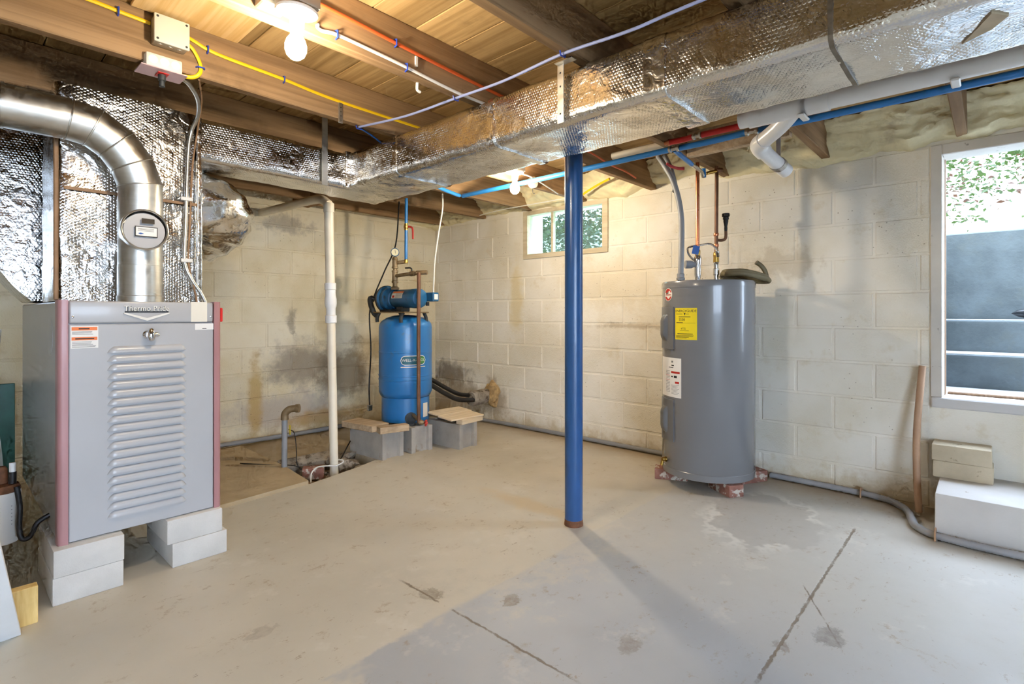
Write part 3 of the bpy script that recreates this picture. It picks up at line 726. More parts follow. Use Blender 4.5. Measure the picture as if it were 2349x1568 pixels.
def louver_mb(x0, x1, z):
    prof = [(0.001, 0.0245), (-0.0035, 0.0235), (-0.0085, 0.0190), (-0.0115, 0.0125), (-0.0128, 0.0055), (-0.0126, 0.0), (-0.0112, 0.0), (-0.010, 0.010), (0.001, 0.018)]
    m = 26; vs = []; fs = []; K = len(prof)
    for i in range(m + 1):
        t = i / m; x = x0 + (x1 - x0) * t; e = min(t, 1 - t) * (x1 - x0) / 0.022; s = math.sin(min(1, e) * math.pi / 2)
        for (dy, dz) in prof: vs.append((x, FY + (dy - 0.001) * s + 0.0005, z + dz * s))
    for i in range(m):
        for k in range(K - 1): fs.append((i * K + k, i * K + k + 1, (i + 1) * K + k + 1, (i + 1) * K + k))
    return MB().add(vs, fs)
lv = louver_mb(0.447, 0.718, 0.2585).build('louver', 'furnace_grey', dp)
for i in range(1, 20): copy_part(lv, dp, (0, 0, 0.0335 * i))
# badge
b = MB().box((0.503, FY - 0.003, 1.0505), (0.652, FY, 1.0565), 0.001).build('badge', 'badge_dark', fu)
text_mb('Thermo Pride', 0.0285, lambda x, y, z: (0.5785 + x * 0.90, FY - 0.002 - z, 1.0652 + y), 0.002, 1.02, 0.0008).build('badge_shadow', 'badge_dark', b)
t = text_mb('Thermo Pride', 0.0285, lambda x, y, z: (0.577 + x * 0.93, FY - 0.005 - z, 1.0665 + y), 0.002, 1.02, 0.0004).build('badge_lettering', 'silver_paint', b); t['label'] = 'raised silver lettering Thermo Pride'
ch = MB().prism([(0.500, 1.050), (0.507, 1.050), (0.577, 1.029), (0.647, 1.050), (0.654, 1.050), (0.654, 1.046), (0.577, 1.018), (0.500, 1.046)], lambda a, c: (a, FY - 0.007, c), (0, 0.007, 0)).build('badge_chevron', 'silver_paint', b)
# handle
hd = MB().lathe([(0.017, 0), (0.017, 0.006), (0.012, 0.012), (0.011, 0.03), (0.013, 0.034)], (0.578, FY, 0.962), (0.578, FY - 1, 0.962), 20).build('door_handle', 'chrome', fu)
mb = MB(); mb.lathe([(0.002, 0), (0.010, 0.004), (0.0145, 0.014), (0.014, 0.03), (0.011, 0.045), (0.005, 0.052), (0.001, 0.054)], (0.583, FY - 0.038, 0.936), (0.583, FY - 0.038, 1.936), 18); mb.build('wing', 'chrome', hd)
MB().lathe([(0.009, 0), (0.010, 0.02), (0.006, 0.026)], (0.585, FY - 0.036, 0.962), (0.7, FY - 0.036, 0.962), 16).build('boss', 'chrome', hd)
# paper and decals
lb = MB().box((0.3385, FY - 0.0012, 0.917), (0.4205, FY, 1.0), 0.0).build('warning_label', 'paper_white', fu); lb['label'] = 'white label with two orange bars'
for (z0, z1) in ((0.984, 0.9965), (0.947, 0.959)): MB().box((0.3415, FY - 0.0018, z0), (0.4175, FY - 0.001, z1)).build('printed_bar', 'label_orange', lb)
rl = random.Random(4)
for z in (0.9785, 0.974, 0.9695, 0.941, 0.936, 0.9305, 0.9265, 0.922):
    MB().box((0.343, FY - 0.0016, z - 0.0009), (0.343 + rl.uniform(0.055, 0.072), FY - 0.001, z + 0.0009)).build('text_line', 'print_grey', lb)
MB().box((0.362, FY - 0.0022, 0.988), (0.394, FY - 0.0017, 0.9925)).build('printed_word', 'print_black', lb); MB().box((0.352, FY - 0.0022, 0.951), (0.408, FY - 0.0017, 0.955)).build('printed_word', 'print_black', lb)
MB().box((0.735, FY - 0.0016, 1.011), (0.797, FY + 0.002, 1.0965), 0.0).build('paper_strip', 'paper_cream', fu)
s2 = MB().box((0.750, FY - 0.0012, 0.977), (0.822, FY, 1.003)).build('rating_sticker', 'paper_white', fu)
MB().box((0.778, FY - 0.0018, 0.981), (0.794, FY - 0.001, 0.984)).build('printed_mark', 'print_black', s2)
for x in (0.345, 0.812): MB().lathe([(0.0045, 0), (0.004, 0.003), (0.0015, 0.004)], (x, FY, 1.034), (x, FY - 1, 1.034), 10).build('screw', 'chrome', fu)
MB().box((0.852, FY + 0.004, 1.010), (0.862, FY + 0.05, 1.072), 0.003).build('red_tag', 'switch_red', fu)
MB().lathe([(0.075, 0), (0.075, 0.0015), (0.073, 0.002)], (0.307, 2.75, 0.955), (-1, 2.75, 0.955), 28).build('side_knockout', 'furnace_grey', fu)

# concrete blocks under the furnace
def blk(lo, hi, label, group):
    mb = MB().box(lo, hi, 0.004, 2); return one('concrete_block', mb, 'block_pale', label, 'block', group)
G = 'solid concrete blocks under the furnace'
blk((0.283, 2.478, 0.0), (0.492, 2.868, 0.0985), 'lower block of the pale stack under the left front furnace corner', G)
blk((0.285, 2.476, 0.0985), (0.494, 2.866, 0.197), 'upper block of the pale stack under the left front furnace corner', G)
blk((0.659, 2.492, 0.0), (0.868, 2.882, 0.0985), 'lower block of the offset stack under the right front furnace corner', G)
blk((0.641, 2.494, 0.0985), (0.850, 2.884, 0.197), 'upper overhanging block of the stack under the right front furnace corner', G)

# ------------------------------------------------------------------ foil-wrapped supply plenum and return boot
pl = thing('supply_plenum', 'tall foil wrapped plenum box standing on the furnace', 'duct', (0.567, 2.9, 1.095))
duct_mb(rrect(0.318, 2.70, 0.818, 3.10, 0.02), 'z', 1.096, 1.955, 0.02, 0.0065, 3.1, jsc=7).build('foil_jacket', 'foil_wrinkled', pl, 60)
MB().box((0.311, 2.689, 1.10), (0.326, 2.703, 1.76), 0.003).build('corner_tape', 'tape_brown', pl)
for (x0, x1, z0, z1) in ((0.34, 0.81, 1.535, 1.548),): MB().box((x0, 2.684, z0), (x1, 2.69, z1), 0.001).build('tie_band', 'tape_brown', pl)
duct_mb(rrect(0.805, 2.675, 0.826, 2.70, 0.004), 'z', 1.10, 1.94, 0.03, 0.004, 1.1).build('foil_tape', 'foil_smooth', pl, 60)
rb = MB(); poly = [(0.79, 1.10), (0.30, 1.10), (0.24, 1.17), (0.16, 1.28), (-0.05, 1.52), (-0.05, 1.94), (0.79, 1.94)]
def xz_duct(poly, y0, y1, seed):
    mb = duct_mb(poly, 'y', y0, y1, 0.025, 0.012, seed, True, 6.0); return mb
one('return_duct', xz_duct(poly, 3.26, 3.70, 5.0), 'foil_wrinkled', 'foil wrapped return duct with sloping underside behind the flue pipe', 'duct', None, 60)

# foil flexible duct curving off the plenum
pts = [(0.79, 2.98, 1.60), (0.92, 2.98, 1.60), (1.02, 3.03, 1.57), (1.04, 3.16, 1.53), (1.02, 3.32, 1.50), (0.95, 3.42, 1.48)]
def flex_mb():
    p = catmull(pts, 8); mb = MB(); n = 44; vs = []; fs = []; uv = []; prev = None; L = 0
    arc = [0]
    for i in range(1, len(p)): arc.append(arc[-1] + (p[i] - p[i - 1]).length)
    for i, q in enumerate(p):
        t = (p[min(i + 1, len(p) - 1)] - p[max(i - 1, 0)]).normalized(); x = V3((0, 0, 1)); x = (x - t * x.dot(t)).normalized(); y = t.cross(x)
        for j in range(n):
            a = 2 * math.pi * j / n; r = 0.155 + 0.012 * noise.noise(V3((i * 0.35, math.cos(a) * 2, math.sin(a) * 2))) + 0.006 * math.sin(a * 9 + i * 0.8)
            vs.append(q + x * r * math.cos(a) + y * r * math.sin(a))
    for i in range(len(p) - 1):
        for j in range(n):
            fs.append((i * n + j, i * n + (j + 1) % n, (i + 1) * n + (j + 1) % n, (i + 1) * n + j))
            uv.append(((arc[i], j * 0.022), (arc[i], (j + 1) * 0.022), (arc[i + 1], (j + 1) * 0.022), (arc[i + 1], j * 0.022)))
    mb.add(vs, fs, uv); mb.f.append(tuple(range(n - 1, -1, -1))); mb.f.append(tuple(range((len(p) - 1) * n, len(p) * n))); return mb
one('flexible_duct', flex_mb(), 'foil_smooth', 'rounded shiny foil elbow bulging beside the plenum', 'duct', None, 70)

# ------------------------------------------------------------------ L-shaped insulated trunk duct
ZD0, ZD1 = 1.75, 1.95
td = thing('insulated_duct', 'long foil bubble wrapped duct running under the joists', 'duct', (1.75, 1.0, ZD0))
duct_mb(rrect(2.69, ZD0, 2.95, ZD1, 0.025), 'x', 0.825, 1.60, 0.02, 0.006, 7.3, False).build('branch_section', 'foil_bubble', td, 60)
SEC = [2.955, 2.24, 1.557, 0.812, 0.314, -0.55, -1.5]
for i, (a, b_) in enumerate(zip(SEC, SEC[1:])):
    duct_mb(rrect(1.572, ZD0, 1.94, ZD1, 0.028), 'y', b_ + 0.001, a - 0.001, 0.02, 0.0075, 1.0 + 2.7 * i).build('main_section', 'foil_bubble', td, 60)
for y, w in ((2.24, 0.03), (1.557, 0.035), (0.812, 0.075), (-0.55, 0.05)):
    duct_mb(rrect(1.566, ZD0 - 0.006, 1.946, ZD1 + 0.004, 0.03), 'y', y - w / 2, y + w / 2, 0.02, 0.004, y).build('foil_tape', 'foil_smooth', td, 60)
duct_mb(rrect(1.568, ZD0 - 0.004, 1.944, ZD1 + 0.003, 0.03), 'y', 0.308, 0.320, 0.015, 0.005, 2.2).build('tie_band', 'seam_dark', td, 60)
MB().prism([(1.80, 0.062), (1.72, 0.028), (1.66, 0.004), (1.70, -0.026), (1.755, 0.004)], lambda a, c: (a, c, ZD0 - 0.0035), (0, 0, 0.02)).build('tape_patch', 'tape_tan', td)
for (y, z0, z1) in ((2.66, 1.75, 1.95),): duct_mb(rrect(1.545, 2.665, 1.578, 2.70, 0.006), 'z', z0, z1, 0.02, 0.006, 3.3).build('foil_tape', 'foil_smooth', td, 60)

# hanger straps
one('hanger_strap', MB().box((1.408, 2.672, 1.742), (1.440, 2.676, 2.15)), 'strap_metal', 'flat metal strap holding the short duct near the corner', 'strap', 'duct hanger straps')
st = thing('hanger_strap', 'flat bent metal strap on the long duct face below the joist', 'strap', (1.553, 1.175, 1.74), 'duct hanger straps')
MB().box((1.549, 1.160, 1.745), (1.553, 1.189, 1.962), 0.0008).build('strap_face', 'strap_metal', st)
MB().box((1.530, 1.110, 1.960), (1.560, 1.189, 1.964), 0.0008).build('strap_foot', 'strap_metal', st)
for z in (1.78, 1.88, 1.93): MB().lathe([(0.004, 0), (0.002, 0.002)], (1.549, 1.175, z), (0, 1.175, z), 8).build('screw', 'pump_dark', st)
br = thing('strap_bracket', 'short perforated metal strip screwed to the joist under the yellow cable', 'strap', (1.291, 2.274, 1.95))
MB().box((1.281, 2.272, 1.945), (1.302, 2.2785, 2.045), 0.001).build('strip', 'strap_metal', br)
for z in (1.957, 1.977, 1.997, 2.017): MB().lathe([(0.003, 0), (0.0025, 0.001)], (1.2915, 2.2722, z), (1.2915, 0, z), 8).build('slot', 'pump_dark', br)
one('joist_clip', MB().box((1.255, 1.652, 2.005), (1.268, 1.66, 2.045), 0.002), 'cable_white', 'tiny white clip on the joist between white and orange cables', 'clip')
one('joist_clip', MB().tube([(1.30, 1.70, 1.967), (1.30, 1.70, 1.94), (1.315, 1.70, 1.935)], 0.006, 8), 'cable_white', 'small white hook under the joist past the bare bulb', 'clip')

# ------------------------------------------------------------------ flue pipe
fp = thing('flue_pipe', 'bare galvanized flue pipe bending from the furnace up to the left', 'pipe', (0.576, 2.615, 1.09))
R = 0.078; PY = 2.612
MB().lathe([(R + 0.004, 0), (R + 0.004, 0.03), (R + 0.001, 0.032), (R + 0.001, 0.155), (R, 0.156), (R, 0.30), (R + 0.001, 0.301), (R + 0.001, 0.425)], (0.576, PY, 1.088), (0.576, PY, 2.0), 36).build('pipe_section', 'galvanized', fp)
# elbow gores
arcp = [(0.576, 1.513), (0.576, 1.575), (0.548, 1.655), (0.495, 1.728), (0.420, 1.778), (0.345, 1.790)]
def elbow_ring(i, rr=R, n=36):
    x, z = arcp[i]; d0 = V3((arcp[i][0] - arcp[max(i - 1, 0)][0], 0, arcp[i][1] - arcp[max(i - 1, 0)][1])); d1 = V3((arcp[min(i + 1, len(arcp) - 1)][0] - x, 0, arcp[min(i + 1, len(arcp) - 1)][1] - z))
    d0 = d0.normalized() if d0.length > 0 else d1.normalized(); d1 = d1.normalized() if d1.length > 0 else d0
    bis = (d0 + d1).normalized(); c = 1 / max(0.5, bis.dot(d1)); bx = V3((-bis.z, 0, bis.x)) * c
    return [V3((x, PY, z)) + bx * (rr * math.cos(2 * math.pi * k / n)) + V3((0, rr * math.sin(2 * math.pi * k / n), 0)) for k in range(n)]
for i in range(len(arcp) - 1):
    A_, B_ = elbow_ring(i), elbow_ring(i + 1); n_ = len(A_)
    MB().add(A_ + B_, [(k, (k + 1) % n_, n_ + (k + 1) % n_, n_ + k) for k in range(n_)]).build('elbow_gore', 'galvanized', fp)
    bd = elbow_ring(i + 1, R + 0.0005); MB().tube(bd + [bd[0], bd[1]], 0.0032, 6, smooth=False).build('elbow_bead', 'galvanized', fp)
MB().tube([(0.35, PY, 1.790), (-1.2, PY, 1.792)], R, 36, smooth=False, up=(0, 1, 0)).build('pipe_section', 'galvanized', fp)
MB().tube([(0.165, PY, 1.790), (0.155, PY, 1.790)], R + 0.003, 36, smooth=False, up=(0, 1, 0)).build('crimp_bead', 'galvanized', fp)
# barometric draft regulator
dr = MB().lathe([(0.068, 0), (0.068, 0.075), (0.0795, 0.08), (0.0805, 0.118), (0.077, 0.121), (0.074, 0.118), (0.074, 0.06)], (0.563, PY - 0.02, 1.378), (0.545, PY - 1, 1.378), 36).build('draft_regulator', 'galvanized', fp)
yy = PY - 0.128
MB().lathe([(0.0695, 0), (0.0695, 0.003)], (0.561, PY - 0.125, 1.374), (0.543, PY - 1.1, 1.39), 32).build('damper_plate', 'furnace_grey', dr)
dl = MB().box((0.527, yy - 0.009, 1.350), (0.603, yy - 0.007, 1.390)).build('damper_label', 'print_black', dr)
MB().box((0.530, yy - 0.0105, 1.353), (0.600, yy - 0.0085, 1.387)).build('label_paper', 'paper_white', dr)
MB().prism([(0.537, 1.361), (0.545, 1.365), (0.557, 1.361), (0.545, 1.358)], lambda a, c: (a, yy - 0.0115, c), (0, 0.001, 0)).build('label_logo', 'label_blue', dr)
for z in (1.381, 1.377, 1.372): MB().box((0.536, yy - 0.0113, z - 0.0008), (0.59, yy - 0.0103, z + 0.0008)).build('text_line', 'print_grey', dr)
MB().box((0.548, yy - 0.014, 1.402), (0.592, yy - 0.008, 1.422), 0.001).build('counterweight', 'chrome', dr)

# ------------------------------------------------------------------ boxes and cables on the joists
jy = 2.28
jb = thing('junction_box', 'pale square junction box on the joist with yellow cables', 'box', (0.587, 2.25, 2.028))
MB().box((0.533, 2.228, 2.030), (0.641, jy, 2.126), 0.006, 2).build('box_body', 'box_steel', jb)
cv = MB().box((0.530, 2.219, 2.027), (0.644, 2.229, 2.129), 0.006, 2).build('box_cover', 'box_plastic', jb)
for x in (0.541, 0.633):
    for z in (2.038, 2.118): MB().lathe([(0.0045, 0), (0.003, 0.001)], (x, 2.219, z), (x, 0, z), 8).build('screw', 'pump_dark', cv)
for x in (0.556, 0.587, 0.618): MB().lathe([(0.010, 0), (0.009, 0.002)], (x, 2.252, 2.0305), (x, 2.252, 0), 12).build('knockout', 'strap_metal', jb)
sw = thing('emergency_switch', 'white switch box with pink plate and dark knob below the junction box', 'switch', (0.57, 2.30, 1.94))
MB().box((0.513, 2.252, 1.945), (0.629, 2.33, 1.994), 0.006, 2).build('box_body', 'box_plastic', sw)
for x in (0.535, 0.571, 0.607): MB().lathe([(0.0155, 0), (0.0145, 0.0012)], (x, 2.2525, 1.971), (x, 0, 1.971), 18).build('knockout', 'porcelain', sw)
pk = MB().box((0.497, 2.246, 1.9405), (0.645, 2.346, 1.9445), 0.001).build('switch_plate', 'plate_pink', sw)
MB().box((0.556, 2.275, 1.9385), (0.592, 2.325, 1.941), 0.0008).build('red_legend', 'switch_red', pk)
MB().lathe([(0.013, 0), (0.0125, 0.022), (0.009, 0.023), (0.009, 0.036), (0.010, 0.037), (0.010, 0.044)], (0.574, 2.30, 1.9395), (0.574, 2.30, 0), 16).build('knob', 'pump_dark', pk)
cy = jy - 0.0055
def cable(name, pts, r, m, label, flat=0.6, cat='cable', n=8, up=(0, 0, 1), k=6): return one(name, MB().tube(pts, r, n, k, True, flat, None, up), m, label, cat, None, 60)
cable('cable', [(-0.6, cy, 2.135), (0.0, cy, 2.128), (0.35, cy, 2.116), (0.435, cy, 2.111), (0.531, cy, 2.106)], 0.0072, 'cable_yellow', 'yellow flat cable entering the junction box from the left')
cable('cable', [(0.643, cy - 0.01, 2.100), (0.68, cy, 2.094), (0.721, cy, 2.081), (0.80, cy, 2.072), (1.022, cy, 2.062), (1.16, cy, 2.050), (1.291, cy, 2.044), (1.50, cy, 2.042), (1.73, cy, 2.041), (2.05, cy, 2.040)], 0.0072, 'cable_yellow', 'long yellow flat cable running right along the joist')
cable('cable', [(0.643, cy - 0.01, 2.075), (0.668, cy - 0.004, 2.062), (0.690, cy, 2.030), (0.698, cy, 1.998), (0.690, cy, 1.972), (0.668, cy + 0.01, 1.957), (0.628, cy + 0.02, 1.955)], 0.0072, 'cable_yellow', 'yellow cable loop joining the junction box and the switch')
def staple(p, label, horiz=True, axis='x', m='staple_blue'):
    x, y, z = p; mb = MB()
    if axis == 'y': mb.tube([(x - 0.016, y, z + 0.006), (x - 0.012, y, z - 0.009), (x + 0.012, y, z - 0.009), (x + 0.016, y, z + 0.006)], 0.003, 6, smooth=False)
    elif horiz: mb.tube([(x, y + 0.010, z - 0.015), (x, y - 0.006, z - 0.011), (x, y - 0.006, z + 0.011), (x, y + 0.010, z + 0.015)], 0.0032, 6, smooth=False)
    else: mb.tube([(x - 0.015, y + 0.010, z), (x - 0.011, y - 0.006, z), (x + 0.011, y - 0.006, z), (x + 0.015, y + 0.010, z)], 0.0032, 6, smooth=False)
    return one('cable_staple', mb, m, label, 'staple', 'blue cable staples')
staple((0.435, cy - 0.002, 2.111), 'blue staple on the yellow cable left of the junction box')
staple((0.721, cy - 0.002, 2.081), 'blue staple on the yellow cable just right of the junction box')
staple((0.697, cy - 0.002, 2.000), 'blue staple across the loop of yellow cable', False)
staple((1.022, cy - 0.002, 2.062), 'blue staple on the yellow cable below the big bare bulb')
wy = 1.66 - 0.0055
cable('cable', [(0.842, wy - 0.03, 1.985), (0.850, wy - 0.004, 1.995), (0.872, wy, 1.990), (0.924, wy, 1.998), (1.05, wy, 1.994), (1.213, wy, 1.986), (1.40, wy, 1.972), (1.56, wy, 1.968), (2.0, wy, 1.975)], 0.0065, 'cable_white', 'white cable leaving the bare bulb fixture along the joist')
cable('cable', [(0.2, wy, 2.10), (0.83, wy, 2.078), (1.164, wy, 2.060), (1.45, wy, 2.046), (1.71, wy, 2.036), (2.05, wy, 2.03)], 0.0075, 'cable_orange', 'orange cable along the dark joist face')
for p, q in (((0.924, wy - 0.002, 1.998), 'blue staple on the white cable nearest the bulb'), ((1.213, wy - 0.002, 1.986), 'blue staple on the white cable farther along the joist'), ((1.164, wy - 0.002, 2.060), 'blue staple on the orange cable')): staple(p, q)
zc = ZJ - 0.006
cable('cable', [(1.50, -1.0, zc), (1.498, 0.55, zc - 0.004), (1.492, 0.85, zc - 0.012), (1.488, 1.118, zc), (1.486, 1.40, zc - 0.012), (1.49, 1.68, zc), (1.45, 1.98, zc - 0.012), (1.402, 2.295, zc)], 0.0058, 'cable_lilac', 'pale lilac cable strung below the joists beside the long duct', 0.8)
cable('cable', [(1.402, 2.30, zc), (1.50, 2.35, zc + 0.0), (1.62, 2.42, zc - 0.004), (1.75, 2.50, zc)], 0.005, 'label_blue', 'short dark blue cable heading over the duct near the corner', 0.8)
for p, q in (((1.488, 1.118, zc), 'blue staple on the lilac cable beside the bent duct strap'), ((1.49, 1.683, zc), 'blue staple where the lilac cable crosses the bulb joist'), ((1.403, 2.298, zc), 'blue staple at the bend of the lilac cable near the corner')): staple(p, q, True, 'y')

# flexible metal conduit from switch to furnace
def ribbed(pts, r, pitch, n=10, depth=0.12, k=8):
    p = catmull(pts, k); out = [p[0]]; acc = 0
    for a, b_ in zip(p, p[1:]):
        L = (b_ - a).length; m = max(1, int(L / (pitch / 2)))
        for j in range(1, m + 1): out.append(a.lerp(b_, j / m))
    cnt = len(out)
    mb = MB(); mb.tube(out, r, n, smooth=False, rad=lambda t: r * (1 - depth * (int(round(t * (cnt - 1))) % 2))); return mb
one('flexible_conduit', ribbed([(0.628, 2.30, 1.95), (0.68, 2.36, 1.958), (0.755, 2.50, 1.955), (0.786, 2.60, 1.92), (0.778, 2.655, 1.87), (0.768, 2.665, 1.80), (0.762, 2.667, 1.66), (0.756, 2.667, 1.43), (0.753, 2.667, 1.278), (0.776, 2.662, 1.205), (0.815, 2.66, 1.14), (0.835, 2.66, 1.096)], 0.0085, 0.007), 'strap_metal', 'ribbed metal conduit running down the foil plenum to the furnace', 'conduit', None, 80)
cable('cable', [(0.700, cy + 0.03, 1.965), (0.775, 2.52, 1.955), (0.800, 2.66, 1.86), (0.782, 2.663, 1.70), (0.772, 2.663, 1.45), (0.766, 2.663, 1.28), (0.785, 2.66, 1.18), (0.80, 2.66, 1.095)], 0.004, 'tape_brown', 'thin brown wire beside the metal conduit on the plenum', 1.0)
for z in (1.55, 1.275): one('conduit_clip', MB().box((0.735, 2.655, z), (0.782, 2.672, z + 0.016), 0.002), 'paper_white', 'white tape clip holding conduit to the plenum, %s one' % ('upper' if z > 1.4 else 'lower'), 'clip')

# ------------------------------------------------------------------ bare bulb lampholders
def lampholder(c, k, label, tilt, side):
    x, y, z = c      # centre of the bulb
    T = V3(tilt).normalized()
    def P(h): return V3(c) + T * h
    t = thing('lampholder', label, 'light fixture', P(0.11), 'bare bulb lampholders')
    MB().lathe([(0.002, -0.036), (0.014, -0.034), (0.025, -0.024), (0.031, -0.008), (0.031, 0.006), (0.026, 0.022), (0.018, 0.034), (0.0145, 0.040)], P(0), P(1), 24).build('bulb', 'bulb_glow_%d' % k, t, 60)
    MB().lathe([(0.0165, 0.040), (0.0165, 0.058), (0.021, 0.060), (0.022, 0.082), (0.030, 0.092), (0.050, 0.098), (0.058, 0.1), (0.060, 0.106), (0.058, 0.109)], P(0), P(1), 32).build('holder', 'porcelain', t, 45)
    bx = MB(); q = P(0.109); bx.box((q.x - 0.05, q.y - 0.05, q.z + 0.001), (q.x + 0.05, q.y + 0.05, q.z + 0.042), 0.006, 2); bx.build('ceiling_box', 'box_steel', t)
    return t
lampholder((0.735, 1.555, 1.850), 1, 'lit bare bulb in a white porcelain holder on the near joist', (0.0, -0.10, 1.0), -1)
lampholder((2.545, 2.30, 1.858), 2, 'lit bare bulb glowing beyond the long duct near the window', (0, 0, 1.0), -1)
mb = MB().box((0.655, 1.6, 1.975), (0.735, 1.658, 2.02), 0.004); one('steel_box', mb, 'box_steel', 'small galvanized box on the joist beside the near bulb', 'box')

# ------------------------------------------------------------------ blue steel post
po = thing('support_post', 'glossy blue steel support post in the middle of the floor', 'post', (2.14, 1.54, 0))
MB().lathe([(0.0445, 0.012), (0.0445, 1.955)], (2.14, 1.54, 0), (2.14, 1.54, 2), 40).build('column', 'post_blue', po)
MB().lathe([(0.047, 0), (0.047, 0.008), (0.0455, 0.016), (0.045, 0.03)], (2.14, 1.54, 0), (2.14, 1.54, 1), 36).build('rusty_foot', 'rust', po)
MB().box((2.065, 1.465, 1.955), (2.195, 1.615, 1.9645), 0.002).build('top_plate', 'post_blue', po)

# ------------------------------------------------------------------ water heater
HC = (3.23, 1.31); HR = 0.27
wh = thing('water_heater', 'grey cylindrical electric water heater standing on bricks', 'water heater', (*HC, 0.07))
A0 = (*HC, 0.0); A1 = (*HC, 1.0)
MB().lathe([(HR - 0.02, 0.072), (HR, 0.078), (HR + 0.001, 0.115), (HR - 0.002, 0.118), (HR, 0.122), (HR, 1.205)], A0, A1, 64).build('tank_jacket', 'heater_grey', wh)
MB().lathe([(HR + 0.003, 1.200), (HR + 0.003, 1.228), (HR - 0.003, 1.240), (HR - 0.03, 1.243), (0.02, 1.246)], A0, A1, 64).build('top_pan', 'heater_grey', wh)
def access_panel(z0, z1):
    p = cyl_patch(HC, HR - 0.001, 128.5, 158.5, z0, z1, 0.010).build('access_panel', 'heater_panel', wh)
    a0, a1 = math.radians(133), math.radians(148); zz0, zz1 = z0 + 0.045, z1 - 0.045; n = 8; vs = []; fs = []
    prof = []
    for i in range(n + 1):
        for j in range(n + 1):
            s, t = i / n, j / n; bump = min(1, 5 * min(s, 1 - s)) * min(1, 6 * min(t, 1 - t)); a = a0 + (a1 - a0) * s; r = HR + 0.008 + 0.022 * bump
            vs.append((HC[0] + r * math.cos(a), HC[1] + r * math.sin(a), zz0 + (zz1 - zz0) * t))
    for i in range(n):
        for j in range(n): fs.append((i * (n + 1) + j, (i + 1) * (n + 1) + j, (i + 1) * (n + 1) + j + 1, i * (n + 1) + j + 1))
    MB().add(vs, fs).build('panel_bulge', 'heater_panel', p, 60)
access_panel(0.832, 1.085); access_panel(0.278, 0.53)
def on_cyl(a_mid, z_mid, r): 
    return lambda x, y, z: (HC[0] + r * math.cos(math.radians(a_mid) + x / HR), HC[1] + r * math.sin(math.radians(a_mid) + x / HR), z_mid + y)
# yellow energy label
yl = cyl_patch(HC, HR, 160.5, 190.0, 0.892, 1.078, 0.0012).build('energy_label', 'label_yellow', wh); yl['label'] = 'yellow energy guide label'
text_mb('ENERGYGUIDE', 0.0215, on_cyl(175.2, 1.060, HR + 0.0016), 0.0, 0.92).build('label_heading', 'print_black', yl)
text_mb('5508', 0.021, on_cyl(170.5, 1.009, HR + 0.0016)).build('label_figure', 'print_black', yl)
text_mb('4775', 0.016, on_cyl(172.5, 0.956, HR + 0.0016)).build('label_figure', 'print_black', yl)
def strip(parent, a0, a1, z, h, m='print_black', r=HR + 0.0014): cyl_patch(HC, r, a0, a1, z - h / 2, z + h / 2, 0.0004, 4).build('text_line', m, parent)
for a0, a1, z, h in ((162, 171.5, 1.0425, 0.0025), (176, 180, 1.0425, 0.002), (166, 182, 1.0265, 0.003), (162.5, 172, 0.992, 0.003), (162, 188, 0.990, 0.001), (168, 180, 0.945, 0.002), (164, 185, 0.9265, 0.0035), (162, 186, 0.9165, 0.002), (162, 185, 0.9115, 0.002), (162, 180, 0.9065, 0.002), (162, 177, 0.9015, 0.002)): strip(yl, a0, a1, z, h)
MB().prism([(-0.006, 0.006), (0.006, 0.006), (0.0, -0.009)], lambda a, c: on_cyl(174.5, 1.043, HR + 0.0014)(a, c, 0), (-0.0006, 0, 0)).build('arrow_mark', 'print_black', yl)
# white instruction label
wlb = cyl_patch(HC, HR, 126, 169.5, 0.545, 0.780, 0.0012, 18).build('instruction_label', 'paper_white', wh)
for i in range(15): strip(wlb, 141 + (i % 3) * 0.4, 150.5, 0.70 - i * 0.009, 0.0022, 'print_red' if i in (3, 6) else 'print_grey')
for i in range(8): strip(wlb, 153.5, 166.5 - (i % 3) * 2, 0.618 - i * 0.0075, 0.002, 'print_grey')
strip(wlb, 153, 167.5, 0.694, 0.012, 'print_red'); strip(wlb, 148, 157, 0.722, 0.003); strip(wlb, 153.5, 158, 0.735, 0.006); strip(wlb, 153.5, 156.5, 0.757, 0.011, 'print_grey')
strip(wlb, 153.2, 156.2, 0.668, 0.008); strip(wlb, 158, 163, 0.668, 0.014); strip(wlb, 160, 166.5, 0.634, 0.012, 'print_red')
# round red logo
fn = on_cyl(146.2, 1.160, HR + 0.0008)
def disc(r, n=28, seg=None, fnx=fn): return [fnx(r * math.cos(2 * math.pi * i / n), r * math.sin(2 * math.pi * i / n), 0) for i in range(n)]
lg = MB().add(disc(0.040) , [tuple(range(28))]).build('maker_logo', 'paper_white', wh)
fn2 = on_cyl(146.2, 1.160, HR + 0.0016)
for sgn in (1, -1):
    pts_ = [fn2(0.036 * math.cos(math.radians(t)), sgn * 0.036 * math.sin(math.radians(t)), 0) for t in range(20, 161, 10)]
    MB().add(pts_, [tuple(range(len(pts_)))]).build('logo_half', 'print_red', lg)
text_mb('Rheem', 0.021, on_cyl(146.2, 1.160, HR + 0.0018)).build('logo_text', 'print_red', lg)
# drain valve
dv = MB().lathe([(0.016, -0.01), (0.016, 0.018), (0.011, 0.02), (0.011, 0.035)], (3.030, 1.477, 0.155), (3.030 - 0.76, 1.477 + 0.64, 0.155), 14).build('drain_valve', 'brass', wh)
MB().cyl((3.008, 1.497, 0.158), (3.002, 1.502, 0.118), 0.009, n=12).build('drain_spout', 'brass', dv)
